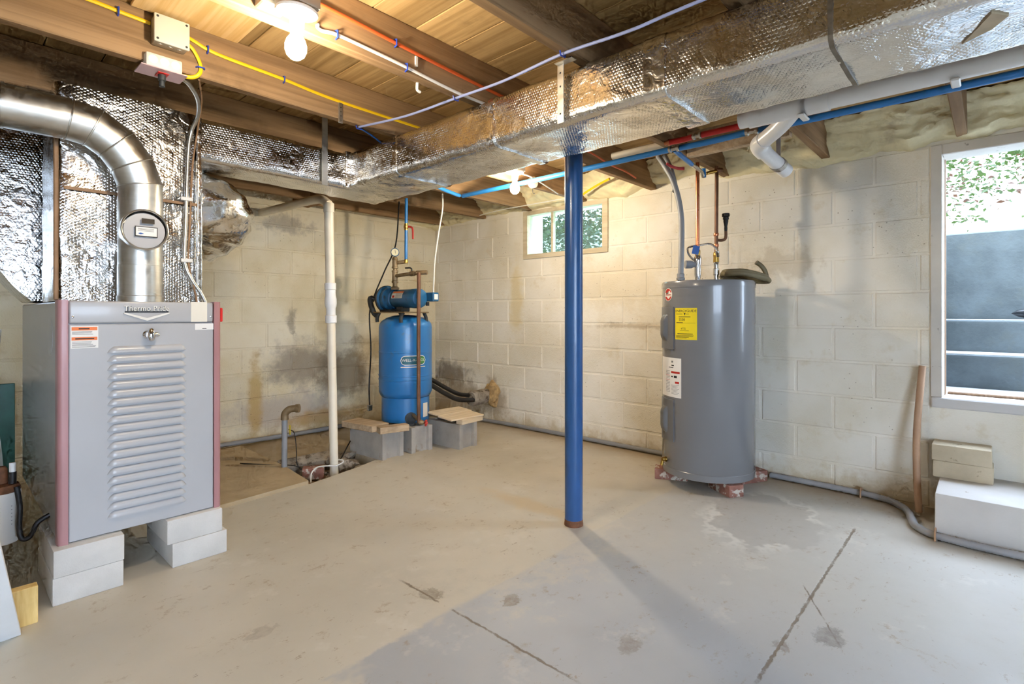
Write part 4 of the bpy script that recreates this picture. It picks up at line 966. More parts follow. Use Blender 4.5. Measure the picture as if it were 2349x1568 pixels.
# bricks under the heater
def brick(cx, cy, rz, label, dz=0.068):
    M = Matrix.Translation((cx, cy, 0)) @ Matrix.Rotation(rz, 4, 'Z'); mb = MB().box((-0.10, -0.048, 0), (0.10, 0.048, dz), 0.004, 2, M); mb.jitter(0.003, 20, cx)
    return one('brick', mb, 'brick_red', label, 'brick', 'bricks under the water heater')
brick(3.135, 1.165, math.radians(57), 'front brick under the water heater, whitewashed and sticking out')
brick(3.16, 1.515, math.radians(115), 'left brick under the water heater beside its drain')
brick(3.44, 1.13, math.radians(-28), 'right rear brick under the water heater near the wall')

# gray electrical conduits rising from the heater
cb = one('grey_conduit', MB().tube([(2.985, 1.372, 1.235), (2.988, 1.372, 1.30), (3.005, 1.376, 1.44), (3.045, 1.395, 1.62), (3.05, 1.42, 1.76), (3.045, 1.455, 1.87), (3.04, 1.50, 1.955), (3.05, 1.55, 2.03)], 0.0165, 14, 8), 'conduit_grey', 'grey flexible conduit rising from the left of the heater top', 'conduit', None, 60)
one('conduit_fitting', MB().lathe([(0.024, 0), (0.025, 0.012), (0.021, 0.016), (0.022, 0.034), (0.018, 0.04)], (2.985, 1.372, 1.244), (2.985, 1.372, 2), 12), 'conduit_grey', 'grey conduit fitting on the heater top', 'fitting')
one('grey_conduit', MB().tube([(3.08, 1.452, 1.80), (3.104, 1.465, 1.842), (3.14, 1.51, 1.96), (3.155, 1.56, 2.06)], 0.0165, 14, 8), 'conduit_grey', 'second grey conduit joining behind the first under the joists', 'conduit', None, 60)

# copper pipes and valves on the heater
cu1 = thing('copper_pipe', 'bright copper pipe above the blue tagged valve', 'pipe', (3.145, 1.337, 1.25))
MB().tube([(3.145, 1.337, 1.43), (3.145, 1.337, 2.0)], 0.0115, 14, smooth=False).build('riser', 'copper', cu1)
MB().lathe([(0.0155, 1.40), (0.0165, 1.41), (0.0165, 1.43), (0.013, 1.435)], (3.145, 1.337, 0), (3.145, 1.337, 1), 12).build('union_nut', 'brass', cu1)
MB().lathe([(0.014, 1.244), (0.016, 1.26), (0.020, 1.28), (0.021, 1.30), (0.019, 1.34), (0.023, 1.35), (0.023, 1.385), (0.017, 1.40)], (3.145, 1.337, 0), (3.145, 1.337, 1), 16).build('mixing_valve', 'chrome', cu1)
MB().lathe([(0.016, 0), (0.018, 0.02), (0.024, 0.03), (0.025, 0.065), (0.022, 0.068)], (3.14, 1.343, 1.345), (3.06, 1.433, 1.345), 16).build('valve_knob', 'conduit_grey', cu1)
MB().tube([(3.125, 1.352, 1.37), (3.105, 1.372, 1.40), (3.098, 1.380, 1.435), (3.112, 1.37, 1.452), (3.150, 1.325, 1.462), (3.185, 1.285, 1.470), (3.205, 1.262, 1.458), (3.225, 1.245, 1.42)], 0.006, 10, 6).build('bypass_tube', 'chrome', cu1)
MB().lathe([(0.010, 0), (0.012, 0.005), (0.012, 0.02), (0.010, 0.024), (0.010, 0.04)], (3.222, 1.248, 1.428), (3.275, 1.255, 1.36), 12).build('tube_nut', 'chrome', cu1)
tg = MB().box((-0.020, -0.001, -0.026), (0.020, 0.001, 0.026), 0.0, 1, Matrix.Translation((3.112, 1.334, 1.430)) @ Matrix.Rotation(math.radians(-48), 4, 'Z') @ Matrix.Rotation(math.radians(12), 4, 'Y')).build('blue_tag', 'label_blue', cu1)
cu2 = thing('copper_pipe', 'dull copper pipe on the right with a vacuum breaker branch', 'pipe', (3.298, 1.283, 1.25))
MB().tube([(3.298, 1.283, 1.40), (3.300, 1.280, 1.965)], 0.0115, 14, smooth=False).build('riser', 'aged_copper', cu2)
MB().lathe([(0.015, 1.245), (0.015, 1.285), (0.019, 1.288), (0.019, 1.325), (0.015, 1.33), (0.016, 1.36), (0.019, 1.365)], (3.298, 1.283, 0), (3.298, 1.283, 1), 14).build('nipple', 'chrome', cu2)
MB().lathe([(0.017, 1.365), (0.0185, 1.37), (0.0165, 1.40), (0.0185, 1.405), (0.0165, 1.425), (0.013, 1.43)], (3.298, 1.283, 0), (3.298, 1.283, 1), 12).build('adapter', 'brass', cu2)
for z in (1.462, 1.53): MB().lathe([(0.0145, z), (0.0155, z + 0.004), (0.0155, z + 0.014), (0.0145, z + 0.018)], (3.298, 1.283, 0), (3.298, 1.283, 1), 14).build('tee_ring', 'copper', cu2)
MB().tube([(3.300, 1.280, 1.505), (3.318, 1.258, 1.503), (3.333, 1.242, 1.51), (3.338, 1.238, 1.53), (3.338, 1.238, 1.56)], 0.009, 12, 5).build('branch', 'aged_copper', cu2)
MB().lathe([(0.008, 1.555), (0.010, 1.575), (0.009, 1.59), (0.015, 1.62), (0.015, 1.632), (0.018, 1.633), (0.018, 1.645), (0.013, 1.646), (0.023, 1.652), (0.023, 1.668), (0.02, 1.671)], (3.338, 1.238, 0), (3.338, 1.238, 1), 18).build('vacuum_breaker', 'rubber_black', cu2)
MB().tube([(3.295, 1.285, 1.942), (3.33, 1.26, 1.945)], 0.014, 12, smooth=False).build('elbow', 'aged_copper', cu2)
MB().tube([(3.30, 1.28, 1.935), (3.262, 1.300, 1.925), (3.225, 1.318, 1.912)], 0.0105, 12, smooth=False).build('stub', 'brass', cu2)
# coiled rubber hose lying on the heater top
hc = []
for i in range(31):
    a = math.radians(150 - i * 24); r_ = 0.135 - 0.0006 * i; ex = V3((0.674, -0.738, 0)); ey = V3((0.738, 0.674, 0))
    p_ = V3((3.375, 1.135, 1.266)) + ex * (r_ * math.cos(a) * 1.05) + ey * (r_ * math.sin(a) * 0.8); p_.z += 0.0009 * i - 0.028 * max(0, math.cos(a)) + (0.01 if math.cos(a) < 0 else 0)
    hc.append(p_)
one('coiled_hose', MB().tube(hc, 0.0165, 12, 3), 'hose_olive', 'coil of olive rubber hose lying over the heater top edge', 'hose', None, 60)
one('hose_end', MB().tube([(3.462, 1.035, 1.27), (3.458, 1.045, 1.31), (3.445, 1.062, 1.34), (3.425, 1.085, 1.362)], 0.014, 12), 'hose_olive', 'cut hose end sticking up from the coil on the heater', 'hose', None, 60)

# ------------------------------------------------------------------ overhead pipes beyond the duct
cable('pex_pipe', [(2.30, 2.86, 1.945), (2.42, 2.905, 1.936), (2.60, 2.95, 1.930), (2.66, 2.965, 1.930)], 0.0135, 'pex_blue', 'short blue pipe emerging from the duct by the far bulb', 1.0, 'pipe', 12)
bp = thing('pex_pipe', 'long blue water pipe crossing under the joists to the doorway', 'pipe', (2.685, 1.0, 1.92))
for a, b_ in ((2.962, 1.285), (1.255, 0.90), (0.84, -1.2)):
    ZP = 1.932; MB().tube([(2.69, a, ZP), (2.684, (a + b_) / 2, ZP - 0.004), (2.682, b_, ZP)], 0.016, 14, 6).build('pipe_run', 'pex_blue', bp)
for y in (1.27, 0.87): MB().lathe([(0.011, 0), (0.0185, 0.004), (0.0185, 0.016), (0.011, 0.02), (0.011, 0.045), (0.0185, 0.049), (0.0185, 0.061), (0.011, 0.065)], (2.684, y - 0.032, 1.932), (2.684, y + 1, 1.932), 14).build('coupling', 'strap_metal', bp)
rp = thing('pex_pipe', 'red water pipe beside the blue one under the joists', 'pipe', (2.60, 0.9, 1.935))
for a, b_ in ((1.262, 1.135), (1.085, -1.0)): MB().tube([(2.605, a, 1.945), (2.606, (a + b_) / 2, 1.943), (2.606, b_, 1.945)], 0.015, 14, 5).build('pipe_run', 'pex_red', rp)
MB().lathe([(0.008, 0), (0.0165, 0.004), (0.0165, 0.014), (0.010, 0.016), (0.010, 0.034), (0.0165, 0.036), (0.0165, 0.046), (0.01, 0.05)], (2.605, 1.085, 1.945), (2.605, 2, 1.945), 14).build('coupling', 'strap_metal', rp)
MB().lathe([(0.0165, 0), (0.0165, 0.012), (0.011, 0.014), (0.011, 0.03)], (2.605, 1.255, 1.945), (2.605, 2, 1.945), 14).build('end_fitting', 'copper', rp)
# blue branch with red lever dropping to the copper pipe
bv = thing('shutoff_valve', 'blue branch pipe with a red lever above the water heater', 'valve', (2.9, 1.29, 1.9))
MB().tube([(2.69, 1.272, 1.928), (2.80, 1.283, 1.922), (2.98, 1.303, 1.916)], 0.0135, 12, 4).build('branch_pipe', 'pex_blue', bv)
MB().tube([(2.98, 1.303, 1.916), (3.10, 1.316, 1.916), (3.17, 1.324, 1.912), (3.205, 1.326, 1.89)], 0.012, 12, 4).build('valve_body', 'strap_metal', bv)
MB().tube([(3.205, 1.324, 1.94), (3.206, 1.323, 1.912), (3.207, 1.322, 1.885)], 0.012, 12, 4).build('drop_pipe', 'pex_blue', bv)
MB().tube([(2.93, 1.325, 1.885), (2.90, 1.35, 1.885), (2.855, 1.37, 1.892), (2.83, 1.385, 1.905)], 0.009, 8, 5, flat=0.5).build('lever', 'valve_red', bv)
# white PVC drain with wye and cleanout
pv = thing('drain_pipe', 'thick white drain pipe running along the duct toward the doorway', 'pipe', (2.44, 0.3, 1.86))
MB().tube([(2.435, 0.55, 1.911), (2.435, -1.6, 1.905)], 0.0385, 28, smooth=False).build('pipe_run', 'pvc_white', pv)
for y, L in ((0.50, 0.09),): MB().tube([(2.435, y + L, 1.911), (2.435, y - 0.01, 1.911)], 0.0445, 28, smooth=False).build('coupling', 'pvc_white', pv)
wy_ = MB().tube([(2.435, 0.80, 1.911), (2.435, 0.57, 1.911)], 0.0445, 28, smooth=False).build('wye_fitting', 'pvc_white', pv)
MB().tube([(2.44, 0.62, 1.905), (2.52, 0.70, 1.872), (2.60, 0.79, 1.852)], 0.036, 22, 4).build('wye_branch', 'pvc_white', pv)
MB().tube([(2.595, 0.785, 1.853), (2.635, 0.822, 1.848), (2.672, 0.828, 1.838), (2.70, 0.818, 1.822)], 0.039, 22, 4).build('elbow', 'pvc_white', pv)
MB().tube([(2.69, 0.822, 1.828), (2.86, 0.762, 1.752)], 0.0335, 22, smooth=False).build('stub_pipe', 'pvc_white', pv)
MB().tube([(2.435, 0.84, 1.911), (2.435, 0.795, 1.911)], 0.038, 24, smooth=False).build('end_cap', 'pvc_white', pv)
one('pipe_hanger', MB().plate([(0.0395 * math.cos(math.radians(t)), 0.0395 * math.sin(math.radians(t))) for t in range(0, 360, 15)], [[(0.0355 * math.cos(math.radians(t)), 0.0355 * math.sin(math.radians(t))) for t in range(0, 360, 15)]], lambda a, c: (2.79 + 0.40 * c, 0.786 + 0.94 * a + 0.0 * c, 1.783 + 0.915 * c), (0.018, -0.006, -0.008)), 'strap_metal', 'metal hanger ring around the white drain stub', 'hanger')
one('hanger_strap', MB().box((2.796, 0.772, 1.818), (2.800, 0.792, 1.963)), 'strap_metal', 'thin vertical strap carrying the white drain stub', 'strap', 'duct hanger straps')
for y, lab in ((0.585, 'white pipe hook beside the drain wye'), (0.10, 'white pipe hook on the drain nearest the doorway')):
    one('pipe_hook', MB().box((2.39, y - 0.014, 1.858), (2.482, y + 0.014, 1.868), 0.004), 'pvc_white', lab, 'hook', 'drain pipe hooks')
one('white_pipe', MB().tube([(2.765, 1.70, 1.995), (2.765, 1.34, 1.995)], 0.022, 18, smooth=False), 'pvc_cream', 'short cream pipe lying between joists behind the blue pipe', 'pipe')
cable('cable', [(2.62, 1.80, 2.02), (2.72, 1.795, 2.01), (2.90, 1.80, 1.99), (3.10, 1.81, 1.99), (3.30, 1.845, 1.99)], 0.006, 'cable_orange', 'orange cable crossing a joist behind the blue post', 1.0)
cable('cable', [(3.47, 2.42, 1.985), (3.44, 2.27, 2.025), (3.40, 2.12, 2.05)], 0.009, 'cable_yellow', 'yellow cable against the foam right of the blue post', 1.0)
cable('cable', [(2.46, 2.30, 1.958), (2.62, 2.27, 1.955), (2.76, 2.30, 1.955), (3.0, 2.38, 1.955), (3.20, 2.45, 1.955)], 0.005, 'cable_white', 'white cable under the joist beside the far bulb', 1.0)
cable('cable', [(3.42, 3.53, 1.955), (3.40, 3.25, 1.965), (3.38, 2.95, 1.96), (3.39, 2.62, 1.962), (3.42, 2.50, 1.965)], 0.004, 'cable_white', 'thin wire along the foam above the window', 1.0)
one('round_detector', MB().lathe([(0.04, 0), (0.04, 0.03), (0.034, 0.036), (0.02, 0.038)], (2.90, 2.462, 1.985), (2.90, 0, 1.985), 24), 'box_plastic', 'round white cap on the joist beside the far bulb', 'cap')
cable('hook', [(2.95, 2.49, 1.964), (2.95, 2.49, 1.935), (2.955, 2.485, 1.92), (2.962, 2.478, 1.925)], 0.002, 'pump_dark', 'tiny wire hook under the joist past the far bulb', 1.0, 'hook')

# ------------------------------------------------------------------ pressure tank with pump
TC = (2.56, 3.50); TR = 0.21
tk = thing('pressure_tank', 'blue well pressure tank standing on cinder blocks', 'tank', (*TC, 0.195))
MB().lathe([(0.185, 0.385), (0.197, 0.395), (TR, 0.425), (TR, 0.520), (TR + 0.003, 0.522), (TR + 0.003, 0.53), (TR, 0.532), (TR, 0.552), (TR + 0.003, 0.554), (TR + 0.003, 0.562), (TR, 0.564), (TR, 0.736), (TR + 0.002, 0.738), (TR + 0.002, 0.744), (TR, 0.746), (TR, 0.935), (0.205, 0.962), (0.188, 0.985), (0.15, 1.01), (0.09, 1.028), (0.03, 1.034)], (*TC, 0), (*TC, 1), 56).build('tank_body', 'tank_blue', tk)
MB().lathe([(0.186, 0.197), (0.189, 0.20), (0.189, 0.385)], (*TC, 0), (*TC, 1), 48).build('skirt', 'tank_blue', tk)
def tk_f(a_mid, z_mid, r): return lambda x, y, z=0: (TC[0] + r * math.cos(math.radians(a_mid) + x / TR), TC[1] + r * math.sin(math.radians(a_mid) + x / TR), z_mid + y)
def pill(w, h, n=8):
    r = h / 2; return [(w / 2 - r + r * math.cos(math.radians(t)), r * math.sin(math.radians(t))) for t in range(-90, 91, 180 // n)] + [(-w / 2 + r + r * math.cos(math.radians(t)), r * math.sin(math.radians(t))) for t in range(90, 271, 180 // n)]
def wrap_poly(poly, f, name, m, parent):
    # densify so that the decal follows the curve
    xs = sorted(set(round(p[0], 4) for p in poly)); top = {}; vs = []; fs = []
    x0, x1 = min(xs), max(xs); n = 24
    def yr(x):
        ys = []
        for (ax, ay), (bx, by) in zip(poly, poly[1:] + poly[:1]):
            if (ax - x) * (bx - x) <= 0 and ax != bx: ys.append(ay + (by - ay) * (x - ax) / (bx - ax))
        return (min(ys), max(ys)) if ys else (0, 0)
    for i in range(n + 1):
        x = x0 + (x1 - x0) * i / n; lo, hi = yr(min(max(x, x0 + 1e-5), x1 - 1e-5)); vs += [f(x, lo), f(x, hi)]
    for i in range(n): fs.append((2 * i, 2 * i + 2, 2 * i + 3, 2 * i + 1))
    return MB().add(vs, fs).build(name, m, parent)
lw = 0.205; am = 251
d0 = wrap_poly(pill(lw, 0.074), tk_f(am, 0.683, TR + 0.0035), 'tank_logo', 'paper_white', tk); d0['label'] = 'oval teal and green brand decal'
wrap_poly(pill(lw - 0.010, 0.064), tk_f(am, 0.683, TR + 0.0042), 'logo_field', 'label_teal', d0)
wrap_poly([(0.028, -0.030), (0.085, -0.024), (0.094, 0.0), (0.085, 0.024), (0.040, 0.030)], tk_f(am, 0.683, TR + 0.0047), 'logo_field', 'label_green', d0)
text_mb('WELL-X-TROL', 0.030, tk_f(am, 0.684, TR + 0.0053), 0.0, 0.95).build('logo_text', 'paper_white', d0)
wrap_poly([(-0.10, -0.003), (0.10, -0.003), (0.10, 0.003), (-0.10, 0.003)], tk_f(am, 0.632, TR + 0.0036), 'logo_line', 'paper_cream', d0)
sk = wrap_poly([(-0.03, -0.055), (0.03, -0.055), (0.03, 0.055), (-0.03, 0.055)], lambda x, y: (TC[0] + 0.1905 * math.cos(math.radians(288) + x / 0.19), TC[1] + 0.1905 * math.sin(math.radians(288) + x / 0.19), 0.285 + y), 'skirt_label', 'paper_cream', tk)
ho = MB(); c0 = V3((TC[0] + 0.19 * math.cos(math.radians(246)), TC[1] + 0.19 * math.sin(math.radians(246)), 0.235)); dirn = V3((math.cos(math.radians(246)), math.sin(math.radians(246)), 0))
MB().lathe([(0.046, -0.02), (0.046, 0.004), (0.042, 0.004)], c0, c0 + dirn, 24).build('skirt_opening', 'pump_dark', tk)
# pump bracket, pump body, motor
MB().box((2.40, 3.30, 1.048), (2.64, 3.72, 1.058), 0.003).build('pump_bracket', 'old_brass', tk)
for (x, y) in ((2.42, 3.34), (2.62, 3.34), (2.42, 3.66), (2.62, 3.66)): MB().tube([(x, y, 1.05), (x + (0.02 if x > 2.5 else -0.02), y, 1.01), (x + (0.02 if x > 2.5 else -0.02), y, 0.975)], 0.014, 8, 4).build('bracket_leg', 'pump_dark', tk)
pm = thing('jet_pump', 'blue jet pump and motor mounted on top of the pressure tank', 'pump', (2.54, 3.5, 1.058))
PX, PZ = 2.535, 1.162
MB().lathe([(0.05, 0), (0.085, 0.01), (0.105, 0.03), (0.108, 0.06), (0.095, 0.075), (0.098, 0.08), (0.098, 0.12), (0.085, 0.135), (0.08, 0.18), (0.074, 0.185)], (PX, 3.77, PZ), (PX, 0, PZ), 32).build('pump_casing', 'pump_blue', pm)
MB().lathe([(0.110, 0.038), (0.113, 0.04), (0.113, 0.056), (0.110, 0.058)], (PX, 3.77, PZ), (PX, 0, PZ), 32).build('casing_flange', 'pump_dark', pm)
MB().lathe([(0.070, 0), (0.074, 0.006), (0.074, 0.22), (0.077, 0.222), (0.077, 0.29), (0.070, 0.31), (0.055, 0.318), (0.02, 0.32)], (PX, 3.585, PZ), (PX, 0, PZ), 32).build('motor', 'pump_blue', pm)
def mot(a_mid, y_mid, r): return lambda x, y, z=0: (PX + r * math.cos(math.radians(a_mid) + y / 0.075), y_mid - x, PZ + r * math.sin(math.radians(a_mid) + y / 0.075))
def mpatch(x0, x1, a0, a1, m, name, par, r=0.0748):
    vs = []; fs = []; n = 8
    for i in range(n + 1):
        a = math.radians(a0 + (a1 - a0) * i / n)
        for y in (x0, x1): vs.append((PX + r * math.cos(a), y, PZ + r * math.sin(a)))
    for i in range(n): fs.append((2 * i, 2 * i + 1, 2 * i + 3, 2 * i + 2))
    return MB().add(vs, fs).build(name, m, par)
nl = mpatch(3.555, 3.415, 178, 130, 'paper_cream', 'motor_label', pm)
mpatch(3.555, 3.415, 143, 131, 'label_orange', 'label_band', nl, 0.0754); mpatch(3.545, 3.515, 174, 160, 'print_red', 'label_mark', nl, 0.0754)
for i in range(5): mpatch(3.505, 3.425, 175 - i * 6, 173 - i * 6, 'print_grey', 'text_line', nl, 0.0754)
MB().box((2.495, 3.46, 1.058), (2.575, 3.54, 1.10), 0.006).build('motor_foot', 'pump_dark', pm)
MB().box((2.47, 3.58, 1.058), (2.60, 3.74, 1.078), 0.006).build('casing_foot', 'pump_dark', pm)
MB().tube([(2.47, 3.80, 1.16), (2.44, 3.82, 1.17), (2.43, 3.80, 1.12), (2.44, 3.77, 1.05), (2.46, 3.74, 1.02)], 0.022, 12, 4).build('suction_elbow', 'pump_dark', pm)
pb = MB().box((2.590, 3.190, 1.138), (2.650, 3.290, 1.208), 0.006).build('pressure_switch', 'pump_blue', pm)
MB().box((2.602, 3.1888, 1.153), (2.637, 3.190, 1.194)).build('switch_label', 'paper_white', pb)
MB().cyl((2.60, 3.27, 1.135), (2.60, 3.27, 1.105), 0.014, n=14).build('drain_plug', 'rubber_black', pm)
# brass riser with gauge and tees
rs = thing('pipe_riser', 'brass pipe riser with gauge and tees above the pump', 'pipe', (2.50, 3.56, 1.255))
MB().lathe([(0.03, 1.235), (0.035, 1.25), (0.022, 1.262), (0.019, 1.262), (0.019, 1.29), (0.026, 1.29), (0.026, 1.305), (0.023, 1.308), (0.023, 1.375), (0.026, 1.378), (0.026, 1.39), (0.017, 1.392), (0.017, 1.405), (0.026, 1.408), (0.026, 1.42), (0.022, 1.425), (0.022, 1.475), (0.024, 1.48), (0.018, 1.495), (0.010, 1.50), (0.010, 1.52)], (2.50, 3.56, 0), (2.50, 3.56, 1), 18).build('riser', 'old_brass', rs)
gdir = V3((-0.60, -0.80, 0.0))
gc = V3((2.50, 3.56, 1.536))
g = MB().lathe([(0.031, -0.012), (0.034, -0.010), (0.034, 0.012), (0.031, 0.013), (0.029, 0.010)], gc, gc + gdir, 28).build('gauge_case', 'pump_blue', rs)
MB().lathe([(0.0285, 0.009), (0.0285, 0.0115)], gc, gc + gdir, 28).build('gauge_face', 'gauge_face', g)
MB().tube([gc + gdir * 0.0125 + V3((0, 0, 0.016)), gc + gdir * 0.0125 + V3((0.004, -0.003, -0.010))], 0.0015, 6, smooth=False).build('gauge_needle', 'print_black', g)
MB().tube([(2.50, 3.56, 1.45), (2.525, 3.525, 1.455), (2.553, 3.495, 1.46)], 0.015, 12, 4).build('side_tee', 'old_brass', rs)
MB().lathe([(0.016, 0), (0.018, 0.015), (0.014, 0.03)], (2.556, 3.490, 1.448), (2.556, 3.490, 2), 14).build('adapter', 'brass', rs)
MB().tube([(2.50, 3.56, 1.345), (2.497, 3.44, 1.350), (2.493, 3.34, 1.352), (2.490, 3.24, 1.354)], 0.014, 12, 4).build('cross_pipe', 'old_brass', rs)
MB().lathe([(0.017, 0), (0.020, 0.01), (0.020, 0.05), (0.017, 0.06)], (2.494, 3.35, 1.352), (2.490, 3.24, 1.354), 14).build('ball_valve', 'old_brass', rs)
MB().tube([(2.493, 3.33, 1.365), (2.493, 3.33, 1.385), (2.494, 3.35, 1.398), (2.50, 3.42, 1.402)], 0.006, 8, 4).build('lever', 'pump_dark', rs)
MB().tube([(2.480, 3.255, 1.354), (2.52, 3.20, 1.357), (2.53, 3.185, 1.357)], 0.017, 12, 4).build('end_elbow', 'old_brass', rs)
dp_ = thing('copper_pipe', 'brown copper pipe dropping in front of the blue tank', 'pipe', (2.485, 3.235, 0.2))
MB().tube([(2.487, 3.232, 1.355), (2.483, 3.232, 0.8), (2.485, 3.232, 0.215)], 0.0145, 14, smooth=False).build('drop_pipe', 'aged_copper', dp_)
MB().tube([(2.50, 3.33, 0.262), (2.487, 3.232, 0.232)], 0.013, 12, smooth=False).build('tank_tee', 'old_brass', dp_)
vb = MB().lathe([(0.016, 0), (0.02, 0.01), (0.016, 0.03), (0.01, 0.04)], (2.49, 3.235, 0.218), (2.54, 3.17, 0.21), 14).build('drain_valve', 'old_brass', dp_)
hw = MB()
for k in range(6):
    a = 2 * math.pi * k / 6; c1 = V3((2.522, 3.19, 0.212)); ux = V3((0.79, 0.61, 0)); uz = V3((0, 0, 1)); hw.sphere(c1 + (ux * math.cos(a) + uz * math.sin(a)) * 0.018, 0.0085, 8, 6)
hw.sphere((2.522, 3.19, 0.212), 0.014, 10, 8); hwo = hw.build('hand_wheel', 'valve_red', dp_)
bl = thing('water_line', 'blue water line with red lever valve above the pump', 'pipe', (2.556, 3.49, 1.475))
MB().tube([(2.556, 3.49, 1.475), (2.557, 3.49, 1.715)], 0.0125, 12, smooth=False).build('pipe_run', 'pex_blue', bl)
MB().tube([(2.557, 3.49, 1.765), (2.560, 3.49, 1.97)], 0.0125, 12, smooth=False).build('pipe_run', 'pex_blue', bl)
MB().lathe([(0.0155, 0), (0.0155, 0.012), (0.012, 0.014), (0.019, 0.018), (0.019, 0.036), (0.012, 0.04), (0.0155, 0.042), (0.0155, 0.054)], (2.557, 3.49, 1.713), (2.557, 3.49, 2), 14).build('ball_valve', 'brass', bl)
MB().tube([(2.565, 3.475, 1.742), (2.580, 3.450, 1.735), (2.585, 3.440, 1.715), (2.586, 3.438, 1.640)], 0.008, 8, 4, flat=0.5).build('lever', 'valve_red', bl)
cable('cable', [(2.569, 3.60, 1.962), (2.57, 3.65, 1.614), (2.525, 3.74, 1.40), (2.48, 3.82, 1.20), (2.45, 3.85, 1.039), (2.45, 3.83, 0.741), (2.44, 3.84, 0.444), (2.42, 3.80, 0.26)], 0.006, 'cable_black', 'thin black cable hanging behind the pump and tank', 1.0)
one('cable_clip', MB().box((2.40, 3.785, 0.245), (2.438, 3.81, 0.29), 0.003), 'strap_metal', 'small grey clip at the foot of the black cable', 'clip')
cable('cable', [(2.625, 3.23, 1.205), (2.622, 3.22, 1.30), (2.615, 3.20, 1.45), (2.625, 3.17, 1.65), (2.65, 3.15, 1.85), (2.65, 3.15, 1.97)], 0.0065, 'cable_white', 'white armored cable dropping to the pump switch', 1.0)

# cinder blocks under the tank
def cinder(x0, y0, rz, label):
    w, h, L = 0.19, 0.19, 0.39; M = Matrix.Translation((x0, y0, 0)) @ Matrix.Rotation(rz, 4, 'Z')
    t = 0.035; d = 0.022     # recessed end between two ears
    poly = [(0, d * 0), (t, 0), (t + 0.006, d), (w - t - 0.006, d), (w - t, 0), (w, 0), (w, L), (w - t, L), (w - t - 0.006, L - d), (t + 0.006, L - d), (t, L), (0, L)]
    mb = MB().plate(poly, [[(0.04, 0.055), (w - 0.04, 0.055), (w - 0.04, 0.175), (0.04, 0.175)], [(0.04, 0.215), (w - 0.04, 0.215), (w - 0.04, 0.335), (0.04, 0.335)]], lambda a, c: M @ V3((a, c, 0)), (0, 0, h))
    return one('cinder_block', mb, 'cinder_grey', label, 'block', 'cinder blocks under the tank')
cinder(2.145, 3.205, math.radians(4), 'left cinder block under the blue tank beside the sump pit')
cinder(2.395, 3.20, math.radians(-2), 'middle cinder block under the blue tank')
cinder(2.71, 3.02, math.radians(2), 'right cinder block carrying the pale boards')
def loose(name, c, size, rz, rx, m, label, cat, ry=0):
    M = Matrix.Translation(c) @ Matrix.Rotation(rz, 4, 'Z') @ Matrix.Rotation(rx, 4, 'X') @ Matrix.Rotation(ry, 4, 'Y'); s = V3(size) / 2
    return one(name, MB().box(-s, s, 0.003, 1, M), m, label, cat)
loose('wood_block', (2.17, 3.47, 0.213), (0.16, 0.34, 0.045), math.radians(8), 0, 'offcut_wood', 'long grey offcut lying on the left cinder block', 'wood')
loose('wood_block', (2.235, 3.205, 0.214), (0.22, 0.075, 0.046), math.radians(-14), 0, 'offcut_wood', 'short wooden block across the front of the left cinder block', 'wood')
loose('wood_block', (2.84, 3.045, 0.21), (0.235, 0.07, 0.038), math.radians(4), 0, 'pale_plywood', 'pale wooden batten on the front of the right cinder block', 'wood')
loose('plank_board', (2.80, 3.10, 0.238), (0.33, 0.17, 0.012), math.radians(-3), math.radians(3), 'pale_plywood', 'front pale board lying flat over the right cinder block', 'board')
loose('plank_board', (2.83, 3.28, 0.246), (0.34, 0.17, 0.012), math.radians(-3), math.radians(3), 'pale_plywood', 'rear pale board lying flat over the right cinder block', 'board')
# black supply hoses through the wall
one('black_hose', MB().tube([(2.74, 3.62, 0.56), (2.88, 3.60, 0.485), (3.07, 3.615, 0.385), (3.26, 3.63, 0.30), (3.46, 3.625, 0.27), (3.60, 3.64, 0.262)], 0.019, 12, 6), 'rubber_black', 'upper of two black hoses from the wall behind the tank', 'hose', 'black supply hoses', 60)
one('black_hose', MB().tube([(2.72, 3.57, 0.52), (2.86, 3.55, 0.435), (3.04, 3.565, 0.335), (3.20, 3.57, 0.265), (3.45, 3.57, 0.235), (3.60, 3.60, 0.23)], 0.021, 12, 6), 'rubber_black', 'lower of two black hoses from the wall behind the tank', 'hose', 'black supply hoses', 60)
slv = MB().lathe([(0.062, 0), (0.068, 0.01), (0.066, 0.15), (0.07, 0.26), (0.02, 0.262)], (3.37, 3.60, 0.247), (3.62, 3.615, 0.25), 20); slv.jitter(0.008, 22, 2); one('pipe_sleeve', slv, 'rubble', 'crumbling grey sleeve around the black hoses at the wall', 'sleeve')
fb = MB().sphere((3.625, 3.56, 0.27), 0.12, 24, 16, (0.5, 0.85, 1.05)); fb.jitter(0.035, 16, 1); one('foam_blob', fb, 'foam_aged', 'rough brown foam patch around the wall hole', 'foam', None, 60)

# ------------------------------------------------------------------ white sump discharge pipe, sump pit things
sp = thing('discharge_pipe', 'tall cream plastic pipe rising from the sump pit', 'pipe', (1.85, 3.345, -0.1))
bot = V3((1.852, 3.345, -0.10)); top = V3((1.815, 3.355, 1.80)); ax = (top - bot)
def along(h): return bot + ax * ((h + 0.1) / 1.9)
MB().tube([along(-0.1), along(0.985)], 0.0285, 22, smooth=False).build('pipe_run', 'pvc_cream', sp)
MB().lathe([(0.0345, 0), (0.038, 0.004), (0.038, 0.05), (0.033, 0.054), (0.031, 0.056), (0.031, 0.10), (0.036, 0.11), (0.040, 0.13), (0.039, 0.165), (0.034, 0.19), (0.033, 0.225), (0.038, 0.228), (0.038, 0.27), (0.034, 0.274)], along(0.98), along(2), 24).build('check_valve', 'pvc_white', sp)
MB().tube([along(1.25), along(1.80)], 0.0305, 22, smooth=False).build('pipe_run', 'pvc_cream', sp)
